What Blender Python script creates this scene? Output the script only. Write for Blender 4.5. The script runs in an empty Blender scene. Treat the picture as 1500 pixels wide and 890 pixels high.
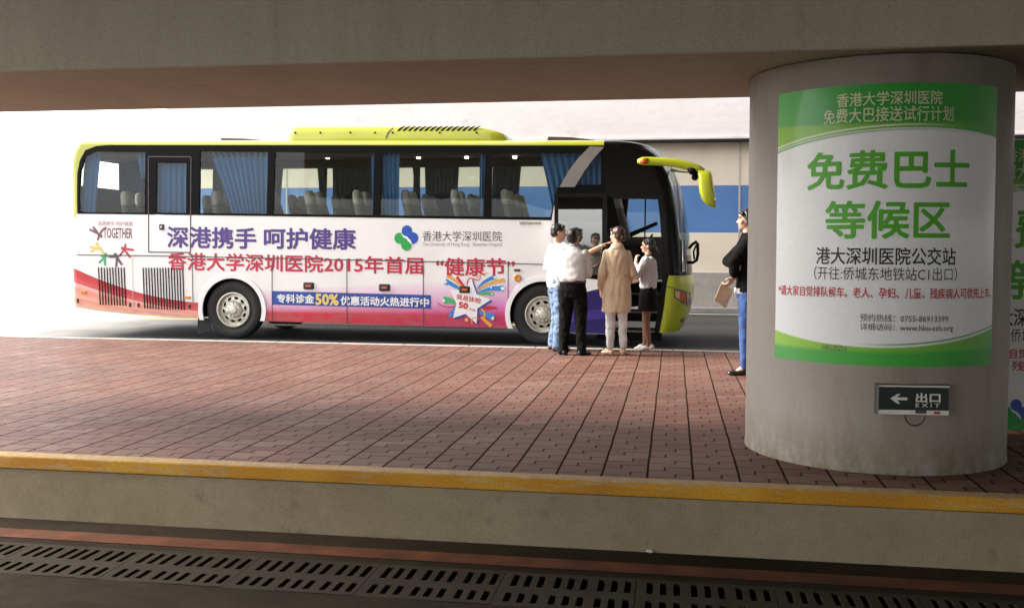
import bpy, bmesh, math, random
import numpy as np
from mathutils import Vector, Matrix, noise
random.seed(7)
R = math.radians
scene = bpy.context.scene
COL = scene.collection

# ------------------------------------------------------------------ survey of the photograph (camera solved from vanishing points)
PCX, PCY = 750.0, 421.0
VX, VY = np.array([-8760., -97.]), np.array([238., -56.])
F = math.sqrt(-(VX @ VY))
XC = np.array([-VX[0], -VX[1], -F]); XC /= np.linalg.norm(XC)
YC = np.array([VY[0], VY[1], F]); YC /= np.linalg.norm(YC)
ZC = np.cross(XC, YC)
WM = np.stack([XC, YC, ZC])
EYE = 1.45
def ray(px, py): return WM @ np.array([(px-PCX)/F, (py-PCY)/F, 1.0])
def on_y(px, py, Y):
    d = ray(px, py); t = Y/d[1]; return (t*d[0], EYE+t*d[2])          # -> (x, z) on the vertical plane y = Y
def on_z(px, py, z):
    d = ray(px, py); t = (z-EYE)/d[2]; return (t*d[0], t*d[1])        # -> (x, y) on the level z

# ------------------------------------------------------------------ camera
cam = bpy.data.cameras.new('camera'); camo = bpy.data.objects.new('camera', cam); COL.objects.link(camo)
right, up, fwd = WM @ np.array([1., 0, 0]), WM @ np.array([0, -1., 0]), WM @ np.array([0, 0, 1.])
M = Matrix.Identity(4)
for i in range(3):
    M[i][0], M[i][1], M[i][2] = right[i], up[i], -fwd[i]
M[2][3] = EYE
camo.matrix_world = M
cam.sensor_width = 36; cam.lens = F/1500*36; cam.shift_y = -24/1500
cam.clip_start = 0.05; cam.clip_end = 3000
scene.camera = camo

# ------------------------------------------------------------------ light
SUN_EL, SUN_AZ = 36, 184      # azimuth: direction (deg, ccw from +X) in which the sun stands
SUN_STRENGTH, SKY_STRENGTH, EXPOSURE = 1.8, 0.12, 2.2
w = bpy.data.worlds.new('World'); scene.world = w; w.use_nodes = True
nt = w.node_tree
sky = nt.nodes.new('ShaderNodeTexSky'); sky.sky_type = 'NISHITA'; sky.sun_disc = False
sky.sun_elevation = R(SUN_EL); sky.sun_rotation = R(90-SUN_AZ)
sky.air_density = 1.0; sky.dust_density = 1.0; sky.ozone_density = 1.0
bg = nt.nodes['Background']; bg.inputs['Strength'].default_value = SKY_STRENGTH
hs = nt.nodes.new('ShaderNodeHueSaturation'); hs.inputs['Saturation'].default_value = .12      # hazy, nearly white sky
nt.links.new(sky.outputs[0], hs.inputs['Color']); nt.links.new(hs.outputs[0], bg.inputs['Color'])
sd = bpy.data.lights.new('sun', 'SUN'); sd.energy = SUN_STRENGTH; sd.angle = R(20); sd.color = (1, .93, .83)
so = bpy.data.objects.new('sun', sd); COL.objects.link(so)
sv = Vector((math.cos(R(SUN_AZ))*math.cos(R(SUN_EL)), math.sin(R(SUN_AZ))*math.cos(R(SUN_EL)), math.sin(R(SUN_EL))))
so.rotation_euler = sv.to_track_quat('Z', 'Y').to_euler(); so.location = (-30, 0, 40)
vs = scene.view_settings
vs.view_transform = 'Standard'; vs.look = 'None'; vs.exposure = EXPOSURE; vs.gamma = 1; vs.use_curve_mapping = False
scene.cycles.use_denoising = True
scene.cycles.max_bounces = 14; scene.cycles.diffuse_bounces = 8; scene.cycles.glossy_bounces = 6
scene.cycles.transparent_max_bounces = 24; scene.cycles.transmission_bounces = 8
scene.cycles.sample_clamp_indirect = 6

# ------------------------------------------------------------------ materials
class NT:
    def __init__(s, m):
        m.use_nodes = True; s.t = m.node_tree; s.t.nodes.clear()
        s.out = s.n('ShaderNodeOutputMaterial')
    def n(s, typ, **kw):
        nd = s.t.nodes.new(typ)
        for k, v in kw.items(): setattr(nd, k, v)
        return nd
    def l(s, a, b): s.t.links.new(a, b)
    def m(s, op, *a, clamp=False):
        nd = s.n('ShaderNodeMath', operation=op); nd.use_clamp = clamp
        for i, v in enumerate(a):
            if isinstance(v, (int, float)): nd.inputs[i].default_value = v
            else: s.l(v, nd.inputs[i])
        return nd.outputs[0]
    def mixc(s, f, a, b, bt='MIX'):
        nd = s.n('ShaderNodeMix', data_type='RGBA', blend_type=bt)
        for i, v in ((0, f), (6, a), (7, b)):
            if isinstance(v, (int, float)): nd.inputs[i].default_value = v
            elif isinstance(v, tuple): nd.inputs[i].default_value = (*v[:3], 1)
            else: s.l(v, nd.inputs[i])
        return nd.outputs[2]
    def coord(s, kind='Object'):
        return s.n('ShaderNodeTexCoord').outputs[kind]
    def noise(s, scale, detail=4, vec=None, rough=.55, dims='3D'):
        nd = s.n('ShaderNodeTexNoise'); nd.inputs['Scale'].default_value = scale
        nd.inputs['Detail'].default_value = detail; nd.inputs['Roughness'].default_value = rough
        if vec is not None: s.l(vec, nd.inputs['Vector'])
        return nd.outputs['Fac']
    def ramp(s, fac, stops, interp='LINEAR'):
        nd = s.n('ShaderNodeValToRGB'); cr = nd.color_ramp; cr.interpolation = interp
        while len(cr.elements) < len(stops): cr.elements.new(.5)
        for e, (p, c) in zip(cr.elements, stops):
            e.position = p; e.color = (*c, 1) if len(c) == 3 else c
        s.l(fac, nd.inputs[0]); return nd.outputs[0]
    def scale(s, vec, v):
        nd = s.n('ShaderNodeVectorMath', operation='MULTIPLY'); s.l(vec, nd.inputs[0]); nd.inputs[1].default_value = v
        return nd.outputs[0]
    def bsdf(s, color, rough=.5, metal=0, coat=0, spec=.5, normal=None):
        b = s.n('ShaderNodeBsdfPrincipled')
        for k, v in (('Base Color', color), ('Roughness', rough), ('Metallic', metal), ('Coat Weight', coat), ('Specular IOR Level', spec)):
            if isinstance(v, tuple): b.inputs[k].default_value = (*v[:3], 1)
            elif isinstance(v, (int, float)): b.inputs[k].default_value = v
            else: s.l(v, b.inputs[k])
        b.inputs['Coat Roughness'].default_value = .08
        if normal is not None: s.l(normal, b.inputs['Normal'])
        s.l(b.outputs[0], s.out.inputs['Surface']); return b
    def bump(s, h, strength=.3, dist=.01):
        nd = s.n('ShaderNodeBump'); nd.inputs['Strength'].default_value = strength; nd.inputs['Distance'].default_value = dist
        s.l(h, nd.inputs['Height']); return nd.outputs[0]

MATS = {}
def pm(name, color, rough=.5, var=.12, scale=6, bump=0, bscale=40, metal=0, coat=0, spec=.5, stretch=None):
    """a plain procedural material: base colour with a little uneven wear and grain"""
    if name in MATS: return MATS[name]
    m = bpy.data.materials.new(name); t = NT(m)
    v = t.coord()
    if stretch: v = t.scale(v, stretch)
    f = t.noise(scale, 5, v)
    c = t.ramp(f, [(.3, tuple(x*(1-var) for x in color)), (.7, tuple(min(1, x*(1+var)) for x in color))])
    nrm = t.bump(t.noise(bscale, 4, v), bump, .01) if bump else None
    rr = t.m('ADD', t.m('MULTIPLY', f, .16), max(.02, rough-.08))
    t.bsdf(c, rr, metal, coat, spec, nrm)
    MATS[name] = m; return m

def glass_mat(name, tint, refl=.0, rough=.01):
    if name in MATS: return MATS[name]
    m = bpy.data.materials.new(name); t = NT(m)
    tr = t.n('ShaderNodeBsdfTransparent'); tr.inputs[0].default_value = (*tint, 1)
    gl = t.n('ShaderNodeBsdfGlossy'); gl.inputs['Roughness'].default_value = rough; gl.inputs[0].default_value = (1, 1, 1, 1)
    fr = t.n('ShaderNodeFresnel'); fr.inputs[0].default_value = 1.5
    mx = t.n('ShaderNodeMixShader')
    t.l(t.m('ADD', t.m('MULTIPLY', fr.outputs[0], .6), refl, clamp=True), mx.inputs[0]); t.l(tr.outputs[0], mx.inputs[1]); t.l(gl.outputs[0], mx.inputs[2])
    t.l(mx.outputs[0], t.out.inputs['Surface']); MATS[name] = m; return m

def emit_mat(name, color, strength):
    m = bpy.data.materials.new(name); t = NT(m)
    e = t.n('ShaderNodeEmission'); e.inputs[0].default_value = (*color, 1); e.inputs[1].default_value = strength
    t.l(e.outputs[0], t.out.inputs['Surface']); return m

def concrete(name, c0, c1, stain=.25, streak=None, scale=1.2, bump=.25):
    m = bpy.data.materials.new(name); t = NT(m); v = t.coord()
    vv = t.scale(v, streak) if streak else v
    a = t.noise(scale, 8, vv, .62); b = t.noise(scale*6, 6, vv, .6); g = t.noise(90, 3, v)
    f = t.m('ADD', t.m('MULTIPLY', a, .6), t.m('MULTIPLY', b, .4))
    c = t.ramp(f, [(.32, c0), (.66, c1)])
    sp = t.ramp(t.noise(3.1, 10, vv, .7), [(.58, (1, 1, 1)), (.72, (1-stain,)*3)])
    c = t.mixc(1.0, c, sp, 'MULTIPLY')
    gr = t.ramp(g, [(.3, (.86,)*3), (.7, (1.1,)*3)])
    c = t.mixc(1.0, c, gr, 'MULTIPLY')
    # small pits
    vo = t.n('ShaderNodeTexVoronoi'); vo.inputs['Scale'].default_value = 7; t.l(v, vo.inputs['Vector'])
    pit = t.m('LESS_THAN', vo.outputs['Distance'], .05)
    c = t.mixc(t.m('MULTIPLY', pit, .35), c, tuple(x*.45 for x in c0))
    t.bsdf(c, .9, 0, 0, .3, t.bump(t.m('ADD', b, t.m('MULTIPLY', g, .6)), bump, .006))
    return m

# ------------------------------------------------------------------ object helpers
def base_of(o):
    v = Vector((0, 0, 0))
    while o is not None: v += o.location; o = o.parent
    return v
def obj(name, me, mat, parent=None, smooth=False):
    """link a mesh whose coordinates are in the world; a child keeps them relative to its thing"""
    if isinstance(me, bmesh.types.BMesh):
        b = me; me = bpy.data.meshes.new(name); b.to_mesh(me); b.free()
    if parent is not None: me.transform(Matrix.Translation(-base_of(parent)))
    me.materials.clear()
    for m in (mat if isinstance(mat, list) else [mat]): me.materials.append(m)
    if smooth: me.polygons.foreach_set('use_smooth', [True]*len(me.polygons))
    o = bpy.data.objects.new(name, me); COL.objects.link(o)
    if parent is not None: o.parent = parent
    return o
def thing(name, label, cat, loc=(0, 0, 0), group=None):
    o = bpy.data.objects.new(name, None); COL.objects.link(o); o.location = loc; o.empty_display_size = .2
    return tag(o, label, cat, group)
def tag(o, label, cat, group=None):
    o['label'] = label; o['category'] = cat
    if group: o['group'] = group
    return o
def struct(o, label=None, cat=None):
    o['kind'] = 'structure'
    if label: o['label'] = label; o['category'] = cat
    return o
def recentre(o):
    """move a single-mesh thing's origin to the bottom of its mesh"""
    n = len(o.data.vertices); a = np.empty(n*3); o.data.vertices.foreach_get('co', a); a = a.reshape(-1, 3)
    c = Vector(((a[:, 0].min()+a[:, 0].max())/2, (a[:, 1].min()+a[:, 1].max())/2, a[:, 2].min()))
    o.data.transform(Matrix.Translation(-c)); o.location = c; return o

def box(bm, x0, x1, y0, y1, z0, z1, bev=0, seg=2):
    r = bmesh.ops.create_cube(bm, size=1)
    for v in r['verts']:
        v.co = Vector(((x0+x1)/2+v.co.x*(x1-x0), (y0+y1)/2+v.co.y*(y1-y0), (z0+z1)/2+v.co.z*(z1-z0)))
    if bev:
        es = list({e for v in r['verts'] for e in v.link_edges})
        bmesh.ops.bevel(bm, geom=es, offset=bev, segments=seg, affect='EDGES', profile=.5)
def mkbox(*a, **k):
    bm = bmesh.new(); box(bm, *a, **k); return bm
def frame_of(d):
    d = d.normalized(); a = Vector((0, 0, 1)) if abs(d.z) < .9 else Vector((1, 0, 0))
    u = d.cross(a).normalized(); return u, d.cross(u).normalized()
def tube(bm, pts, rad, seg=10, cap=True, flat=None):
    """swept tube; rad a number or one per point; flat=(sx, sy) squashes the section"""
    pts = [Vector(p) for p in pts]; n = len(pts)
    rad = [rad]*n if isinstance(rad, (int, float)) else rad
    rings = []; u0 = None
    for i, p in enumerate(pts):
        d = (pts[min(i+1, n-1)]-pts[max(i-1, 0)]).normalized()
        if u0 is None: u, v = frame_of(d)
        else:
            u = (u0-d*u0.dot(d)).normalized(); v = d.cross(u)
        u0 = u; fx, fy = flat or (1, 1)
        rings.append([bm.verts.new(p+u*math.cos(2*math.pi*k/seg)*rad[i]*fx+v*math.sin(2*math.pi*k/seg)*rad[i]*fy) for k in range(seg)])
    skin_rings(bm, rings, cap)
def skin_rings(bm, rings, cap=True, closed=True):
    for a, b in zip(rings, rings[1:]):
        n = len(a)
        for k in range(n if closed else n-1):
            bm.faces.new((a[k], a[(k+1) % n], b[(k+1) % n], b[k]))
    if cap:
        bm.faces.new(rings[0][::-1]); bm.faces.new(rings[-1])
def lathe_y(bm, cx, cz, prof, seg=40):
    """revolve (y, r) about the axis through (cx, cz) along y"""
    rings = [[bm.verts.new((cx+r*math.cos(2*math.pi*k/seg), y, cz+r*math.sin(2*math.pi*k/seg))) for k in range(seg)] for y, r in prof]
    skin_rings(bm, rings, False)
def curve_mesh(loops, thick=0):
    cu = bpy.data.curves.new('c', 'CURVE'); cu.dimensions = '2D'
    cu.fill_mode = 'BOTH' if thick else 'FRONT'; cu.extrude = thick/2
    for lp in loops:
        sp = cu.splines.new('POLY'); sp.points.add(len(lp)-1)
        for p, q in zip(sp.points, lp): p.co = (q[0], q[1], 0, 1)
        sp.use_cyclic_u = True
    o = bpy.data.objects.new('c', cu); COL.objects.link(o)
    dg = bpy.context.evaluated_depsgraph_get(); dg.update()
    me = bpy.data.meshes.new_from_object(o.evaluated_get(dg), depsgraph=dg)
    bpy.data.objects.remove(o); bpy.data.curves.remove(cu)
    return me
XZ = Matrix(((1, 0, 0, 0), (0, 0, -1, 0), (0, 1, 0, 0), (0, 0, 0, 1)))   # (a, b, c) -> (x=a, y=-c, z=b)
def plate(loops, Y, thick=0):
    """flat plate in the plane y = Y from (x, z) loops; its front face lies AT Y, thickness goes away from the viewer"""
    me = curve_mesh(loops, thick)
    me.transform(Matrix.Translation((0, Y+thick/2, 0)) @ XZ); return me
def merge(meshes):
    bm = bmesh.new()
    for m in meshes: bm.from_mesh(m); bpy.data.meshes.remove(m)
    return bm
def pieces(bm):
    """the far-apart groups of glyphs in a lettering mesh, each a bmesh of its own"""
    bm.verts.index_update(); n = len(bm.verts); par = list(range(n))
    def find(i):
        while par[i] != i: par[i] = par[par[i]]; i = par[i]
        return i
    for e in bm.edges:
        a, b = find(e.verts[0].index), find(e.verts[1].index)
        if a != b: par[a] = b
    root = np.array([find(i) for i in range(n)]); u, isl = np.unique(root, return_inverse=True)
    co = np.array([v.co[:] for v in bm.verts]); k = len(u); lo = np.full((k, 3), 1e9); hi = -lo
    np.minimum.at(lo, isl, co); np.maximum.at(hi, isl, co); size = (hi-lo).max(1)
    gap = np.maximum(0, np.maximum(lo[:, None]-hi[None], lo[None]-hi[:, None]))
    near = np.sqrt((gap**2).sum(2)) <= np.maximum(.019, .48*np.maximum(size[:, None], size[None]))
    lab = -np.ones(k, int); c = 0
    for i in range(k):
        if lab[i] < 0:
            st = [i]; lab[i] = c
            while st:
                j = st.pop()
                for q in np.nonzero(near[j] & (lab < 0))[0]: lab[q] = c; st.append(q)
            c += 1
    if c == 1: return [bm]
    out = []; vl = lab[isl]
    for g in range(c):
        b2 = bm.copy(); b2.verts.ensure_lookup_table()
        bmesh.ops.delete(b2, geom=[b2.verts[i] for i in np.nonzero(vl != g)[0]], context='VERTS'); out.append(b2)
    bm.free(); return out
def letters(name, me, mat, parent):
    if not isinstance(me, bmesh.types.BMesh):
        b = bmesh.new(); b.from_mesh(me); bpy.data.meshes.remove(me); me = b
    return [obj(name, b, mat, parent) for b in pieces(me)][0]
def glyphs(body, bold=0, space=1.0):
    """flat lettering normalised to a unit box; returns (coords Nx2, polygons, aspect)"""
    cu = bpy.data.curves.new('t', 'FONT'); cu.body = body; cu.size = 1; cu.resolution_u = 2; cu.space_character = space
    o = bpy.data.objects.new('t', cu); COL.objects.link(o)
    dg = bpy.context.evaluated_depsgraph_get(); dg.update()
    me = bpy.data.meshes.new_from_object(o.evaluated_get(dg), depsgraph=dg)
    bpy.data.objects.remove(o); bpy.data.curves.remove(cu)
    if bold:        # heavier weight: the outline laid down several times round a small circle, in thin layers like ink
        bm = bmesh.new(); k_ = 8 if bold > .016 else 6
        for k in range(k_):
            m2 = me.copy(); m2.transform(Matrix.Translation((bold*math.cos(2*math.pi*k/k_), bold*math.sin(2*math.pi*k/k_), k*.00012))); bm.from_mesh(m2); bpy.data.meshes.remove(m2)
        bm.to_mesh(me); bm.free()
    n = len(me.vertices); a = np.empty(n*3); me.vertices.foreach_get('co', a); a = a.reshape(-1, 3)
    lo, hi = a.min(0), a.max(0)
    a[:, 0] = (a[:, 0]-lo[0])/(hi[0]-lo[0]); a[:, 1] = (a[:, 1]-lo[1])/(hi[1]-lo[1])
    me.vertices.foreach_set('co', a.ravel()); return me
def text_quad(body, quad, Y, bold=0, space=1.0):
    """lettering stretched over a quad of (x, z): TL, TR, BR, BL, on the plane y = Y"""
    me = glyphs(body, bold, space); TL, TR, BR, BL = [np.array(q) for q in quad]
    for v in me.vertices:
        s, t = v.co.x, v.co.y
        p = (1-s)*(1-t)*BL+s*(1-t)*BR+s*t*TR+(1-s)*t*TL
        v.co = (p[0], Y-v.co.z, p[1])
    return me

# ================================================================== THE SETTING
DECK_L, DECK_R, DECK_N, DECK_F = -8.8, 95.0, -38.0, 8.422
FAR_L, FAR_N, FAR_F = -13.2, 24.15, 32.0           # second deck over the coach lane; open sky between the two
KERB_N = 6.10                                    # near face of the raised platform
BRICK_N, BRICK_F = 6.243, 14.24
KERB_F = 14.365
Z_ROAD = on_y(750, 798, KERB_N)[1]               # the near lane
Z_FAR = -0.09                                    # the far lane where the coach stands
WALL_Y = 24.6; WL_ = -13.6
CEIL = 4.2

def sheet(name, x0, x1, y0, y1, z, mat, label=None, cat=None):
    bm = bmesh.new()
    bm.faces.new([bm.verts.new(p) for p in ((x0, y0, z), (x1, y0, z), (x1, y1, z), (x0, y1, z))])
    return struct(obj(name, bm, mat), label, cat)

m_ground = concrete('pale_ground', (.58, .56, .53), (.68, .66, .63), .08, scale=.2, bump=.1)
sheet('ground', -300, 300, -300, 300, -.62, m_ground, 'pale open ground stretching away outside the overpass', 'ground')

def asphalt(name, c, wear=.3):
    m = bpy.data.materials.new(name); t = NT(m); v = t.coord()
    a = t.noise(.7, 6, t.scale(v, (.25, 1, 1))); g = t.noise(120, 2, v, .8)
    col = t.ramp(a, [(.3, tuple(x*(1-wear) for x in c)), (.7, tuple(x*(1+wear) for x in c))])
    col = t.mixc(1.0, col, t.ramp(g, [(.35, (.6,)*3), (.7, (1.5,)*3)]), 'MULTIPLY')
    # glare at the open end painted in: asphalt pales towards the left
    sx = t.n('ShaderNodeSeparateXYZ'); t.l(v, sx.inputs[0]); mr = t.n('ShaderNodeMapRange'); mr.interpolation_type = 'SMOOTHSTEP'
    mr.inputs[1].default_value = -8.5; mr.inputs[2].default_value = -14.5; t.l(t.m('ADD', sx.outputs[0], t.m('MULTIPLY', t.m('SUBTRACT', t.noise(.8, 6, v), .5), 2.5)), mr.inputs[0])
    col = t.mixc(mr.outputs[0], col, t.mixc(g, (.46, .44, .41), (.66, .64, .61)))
    t.bsdf(col, .78, 0, 0, .15, t.bump(g, .4, .005)); return m
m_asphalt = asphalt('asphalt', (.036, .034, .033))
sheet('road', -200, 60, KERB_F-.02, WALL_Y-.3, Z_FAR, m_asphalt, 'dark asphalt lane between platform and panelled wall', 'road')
sheet('bounce_ground', -299, -15.0, KERB_F-.02, 299, Z_FAR+.012, m_ground, 'pale ground sheet added for glare and bounce light beyond the open end of the coach lane', 'bounce_ground')  # pale sheet added to whiten the open end and bounce light inwards
# a raised concrete margin at the foot of the wall
m_margin = concrete('margin_concrete', (.20, .19, .18), (.30, .29, .27), .2, scale=1)
bm = mkbox(WL_, 40, WALL_Y-.32, WALL_Y+1, -.6, Z_FAR+.13, bev=.02)
struct(obj('kerb', bm, m_margin), 'low concrete kerb along the foot of the panelled wall', 'kerb')
m_paint_w = pm('road_paint', (.62, .60, .55), .7, .25, 14)
m_paint_y = pm('yellow_road_paint', (.60, .42, .08), .7, .3, 14)
bm = bmesh.new()
xd_, yd_ = on_z(206, 466.5, Z_FAR)
for x in (xd_, xd_+7.2, xd_+14.4, xd_+21.6):
    box(bm, x, x+1.7, yd_, yd_+.15, Z_FAR-.01, Z_FAR+.004)
struct(obj('lane_marking', bm, m_paint_y), 'faded dashed line along the middle of the far lane', 'road marking')
sheet('edge_line', -14.9, 40, WALL_Y-.85, WALL_Y-.73, Z_FAR+.004, m_paint_w, 'pale edge line along the wall side of the far lane', 'road marking')

# ---- brick paved platform
def brick_paving():
    m = bpy.data.materials.new('brick_paving'); t = NT(m); v = t.coord()
    # hand laid: the joints wander a little
    nz = t.n('ShaderNodeTexNoise'); nz.inputs['Scale'].default_value = 1.6; nz.inputs['Detail'].default_value = 3; t.l(v, nz.inputs['Vector'])
    off = t.n('ShaderNodeVectorMath', operation='MULTIPLY_ADD'); t.l(nz.outputs['Color'], off.inputs[0])
    off.inputs[1].default_value = (.020, .045, 0); t.l(v, off.inputs[2])
    sp = t.n('ShaderNodeSeparateXYZ'); t.l(off.outputs[0], sp.inputs[0]); X, Y = sp.outputs[0], sp.outputs[1]
    S, L, D = .29, .205, .45
    u = t.m('DIVIDE', t.m('ADD', X, .130+.017), S)
    strip = t.m('FLOOR', u); fu = t.m('FRACT', u)
    # each strip is shifted along its length, the tick sits left or right of the middle
    wn = t.n('ShaderNodeTexWhiteNoise', noise_dimensions='1D'); t.l(strip, wn.inputs['W'])
    vv = t.m('ADD', t.m('DIVIDE', Y, L), t.m('MULTIPLY', wn.outputs['Value'], .35))
    row = t.m('FLOOR', vv)
    wn2 = t.n('ShaderNodeTexWhiteNoise', noise_dimensions='2D'); cb = t.n('ShaderNodeCombineXYZ'); t.l(strip, cb.inputs[0]); t.l(row, cb.inputs[1])
    t.l(cb.outputs[0], wn2.inputs['Vector'])
    alt = t.m('MODULO', t.m('ADD', t.m('ABSOLUTE', row), 0), 2)
    mid = t.m('ADD', .38, t.m('MULTIPLY', alt, .24))
    rightside = t.m('GREATER_THAN', fu, mid)
    v2 = t.m('SUBTRACT', vv, t.m('MULTIPLY', rightside, D))
    f2 = t.m('FRACT', v2); dlat = t.m('MINIMUM', f2, t.m('SUBTRACT', 1, f2))             # in L units
    lat = t.m('LESS_THAN', t.m('MULTIPLY', dlat, L), .0062)
    f1 = t.m('FRACT', vv)
    tick = t.m('MULTIPLY', t.m('LESS_THAN', t.m('MULTIPLY', t.m('ABSOLUTE', t.m('SUBTRACT', fu, mid)), S), .0070), t.m('LESS_THAN', f1, D))
    dl = t.m('MULTIPLY', t.m('MINIMUM', fu, t.m('SUBTRACT', 1, fu)), S)
    lon = t.m('LESS_THAN', dl, .0075)
    fine = t.m('MAXIMUM', lat, tick)
    jn = t.m('MAXIMUM', t.m('MULTIPLY', fine, .92), lon)
    # colour of each paver
    wid = t.n('ShaderNodeTexWhiteNoise', noise_dimensions='2D'); cb2 = t.n('ShaderNodeCombineXYZ')
    t.l(t.m('FLOOR', v2), cb2.inputs[0]); t.l(strip, cb2.inputs[1]); t.l(cb2.outputs[0], wid.inputs['Vector'])
    col = t.ramp(wid.outputs['Value'], [(0, (.150, .074, .057)), (.45, (.200, .099, .076)), (.75, (.182, .104, .082)), (1, (.235, .138, .110))])
    big = t.noise(.55, 5, v, .6)
    col = t.mixc(1.0, col, t.ramp(big, [(.3, (.78, .80, .80)), (.68, (1.15, 1.08, 1.03))]), 'MULTIPLY')
    grit = t.noise(70, 4, v, .75)
    col = t.mixc(1.0, col, t.ramp(grit, [(.3, (.75,)*3), (.7, (1.2,)*3)]), 'MULTIPLY')
    st = t.noise(2.6, 9, v, .7)
    col = t.mixc(t.ramp(st, [(.56, (0,)*3), (.72, (.45,)*3)]), col, (.11, .085, .07))
    sunk = t.noise(.9, 3, v)
    gum = t.n('ShaderNodeTexVoronoi'); gum.inputs['Scale'].default_value = 1.9; t.l(v, gum.inputs['Vector'])
    col = t.mixc(t.m('MULTIPLY', t.m('LESS_THAN', gum.outputs['Distance'], .035), .6), col, (.05, .042, .038))
    col = t.mixc(jn, col, (.036, .022, .016))
    h = t.m('SUBTRACT', t.m('MULTIPLY', grit, .25), t.m('MULTIPLY', jn, 1.0))
    # pavers sit slightly uneven
    h = t.m('ADD', h, t.m('ADD', t.m('MULTIPLY', wid.outputs['Value'], .30), t.m('MULTIPLY', sunk, .8)))
    t.bsdf(col, t.m('ADD', .46, t.m('MULTIPLY', grit, .24)), 0, 0, t.m('MULTIPLY', t.m('SUBTRACT', 1, jn), .17), t.bump(h, .6, .010)); return m
bm = bmesh.new()
box(bm, -60, 30, BRICK_N, BRICK_F, -.5, 0)
struct(obj('pavement', bm, brick_paving()), 'raised platform of red brown interlocking pavers', 'pavement')
m_kerb_far = concrete('kerb_stone', (.42, .39, .36), (.55, .52, .48), .2, scale=3)
bm = bmesh.new()
for x in np.arange(-60, 30, 1.0):
    box(bm, x+.004, x+.996, BRICK_F+.004, KERB_F, -.4, .004, bev=.012)
struct(obj('kerb', bm, m_kerb_far), 'pale kerb stones on the coach side of the platform', 'kerb')

# near edge of the platform: chipped cream lip, yellow painted band, concrete riser
def kerb_paint():
    m = bpy.data.materials.new('yellow_kerb_paint'); t = NT(m); v = t.coord()
    a = t.noise(1.3, 6, v); b = t.noise(9, 8, v, .7)
    y = t.ramp(a, [(.3, (.40, .17, .010)), (.5, (.50, .235, .012)), (.7, (.60, .33, .022))])
    sp = t.n('ShaderNodeSeparateXYZ'); t.l(v, sp.inputs[0])
    stretch = t.scale(v, (4, 22, 22)); c = t.noise(1.1, 9, stretch, .72)
    top = t.n('ShaderNodeSeparateXYZ'); t.l(t.n('ShaderNodeNewGeometry').outputs['Normal'], top.inputs[0])
    up_ = t.m('GREATER_THAN', top.outputs[2], .6)
    worn = t.m('MULTIPLY', up_, .72)
    chip = t.m('MAXIMUM', t.m('MULTIPLY', t.m('GREATER_THAN', c, .545), t.m('ADD', .42, t.m('MULTIPLY', up_, .7))), worn)
    y = t.mixc(chip, y, t.ramp(b, [(.35, (.34, .24, .115)), (.7, (.56, .43, .24))]))
    g = t.noise(80, 3, v); y = t.mixc(1.0, y, t.ramp(g, [(.3, (.78,)*3), (.7, (1.15,)*3)]), 'MULTIPLY')
    t.bsdf(y, .72, 0, 0, .4, t.bump(b, .35, .008)); return m
zy = on_y(750, 719, KERB_N)[1]
bm = bmesh.new(); r_ = random.Random(3)
x = -60.0
while x < 30:
    L_ = 95.0; box(bm, x, x+L_, KERB_N-r_.uniform(0, .002), BRICK_N-.004, zy, .004+r_.uniform(0, .002), bev=.010); x += L_
struct(obj('kerb', bm, kerb_paint()), 'yellow painted kerb along the near edge of the platform', 'kerb')
m_riser = concrete('riser_concrete', (.225, .180, .112), (.315, .258, .168), .42, scale=1.4, bump=.35)
bm = mkbox(-60, 30, KERB_N+.008, BRICK_N-.004, -.6, zy-.003)
struct(obj('platform_riser', bm, m_riser), 'grey concrete riser below the yellow kerb', 'kerb wall')

# near lane with painted line and drain covers
def lane_mat():
    m = bpy.data.materials.new('lane_concrete'); t = NT(m); v = t.coord()
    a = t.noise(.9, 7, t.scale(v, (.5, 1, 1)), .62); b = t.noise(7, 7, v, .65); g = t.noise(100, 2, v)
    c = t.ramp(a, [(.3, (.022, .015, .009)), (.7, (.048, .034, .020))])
    c = t.mixc(1.0, c, t.ramp(b, [(.3, (.7,)*3), (.7, (1.2,)*3)]), 'MULTIPLY')
    c = t.mixc(1.0, c, t.ramp(g, [(.3, (.75,)*3), (.7, (1.25,)*3)]), 'MULTIPLY')
    t.bsdf(c, .88, 0, 0, .12, t.bump(t.m('ADD', b, g), .4, .006)); return m
m_lane = lane_mat()
ys1 = on_z(750, 815, Z_ROAD)[1]; ys0 = on_z(750, 829, Z_ROAD)[1]
yd = [on_z(60, 801-.5, Z_ROAD)[1], on_z(60, 816, Z_ROAD)[1], on_z(60, 825, Z_ROAD)[1], on_z(60, 838, Z_ROAD)[1]]
yc1, yc0 = yd[0]+.05, yd[3]-.05
sheet('driveway', -60, 30, -60, yc0, Z_ROAD, m_lane, 'dark concrete lane in front of the platform', 'road')
bm = bmesh.new(); bm.faces.new([bm.verts.new(p) for p in ((-60, yc1, Z_ROAD), (30, yc1, Z_ROAD), (30, KERB_N+.02, Z_ROAD), (-60, KERB_N+.02, Z_ROAD))])
struct(obj('gutter', bm, m_lane), 'concrete gutter strip between drain and riser', 'gutter')
m_redline = pm('red_line_paint', (.12, .034, .011), .8, .45, 5, .2, 60)
sheet('painted_line', -60, 30, ys0, ys1, Z_ROAD+.004, m_redline, 'worn red orange line along the gutter', 'road marking')
bm = mkbox(-60, 30, yc0-.1, yc1+.1, Z_ROAD-.35, Z_ROAD-.25)
struct(obj('drain_channel', bm, pm('drain_mud', (.02, .017, .014), .9)), 'dark channel under the drain covers', 'drain')
m_cover = concrete('drain_cover_concrete', (.022, .015, .008), (.048, .035, .022), .55, scale=3, bump=.4)
PITCH = .755
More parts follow.
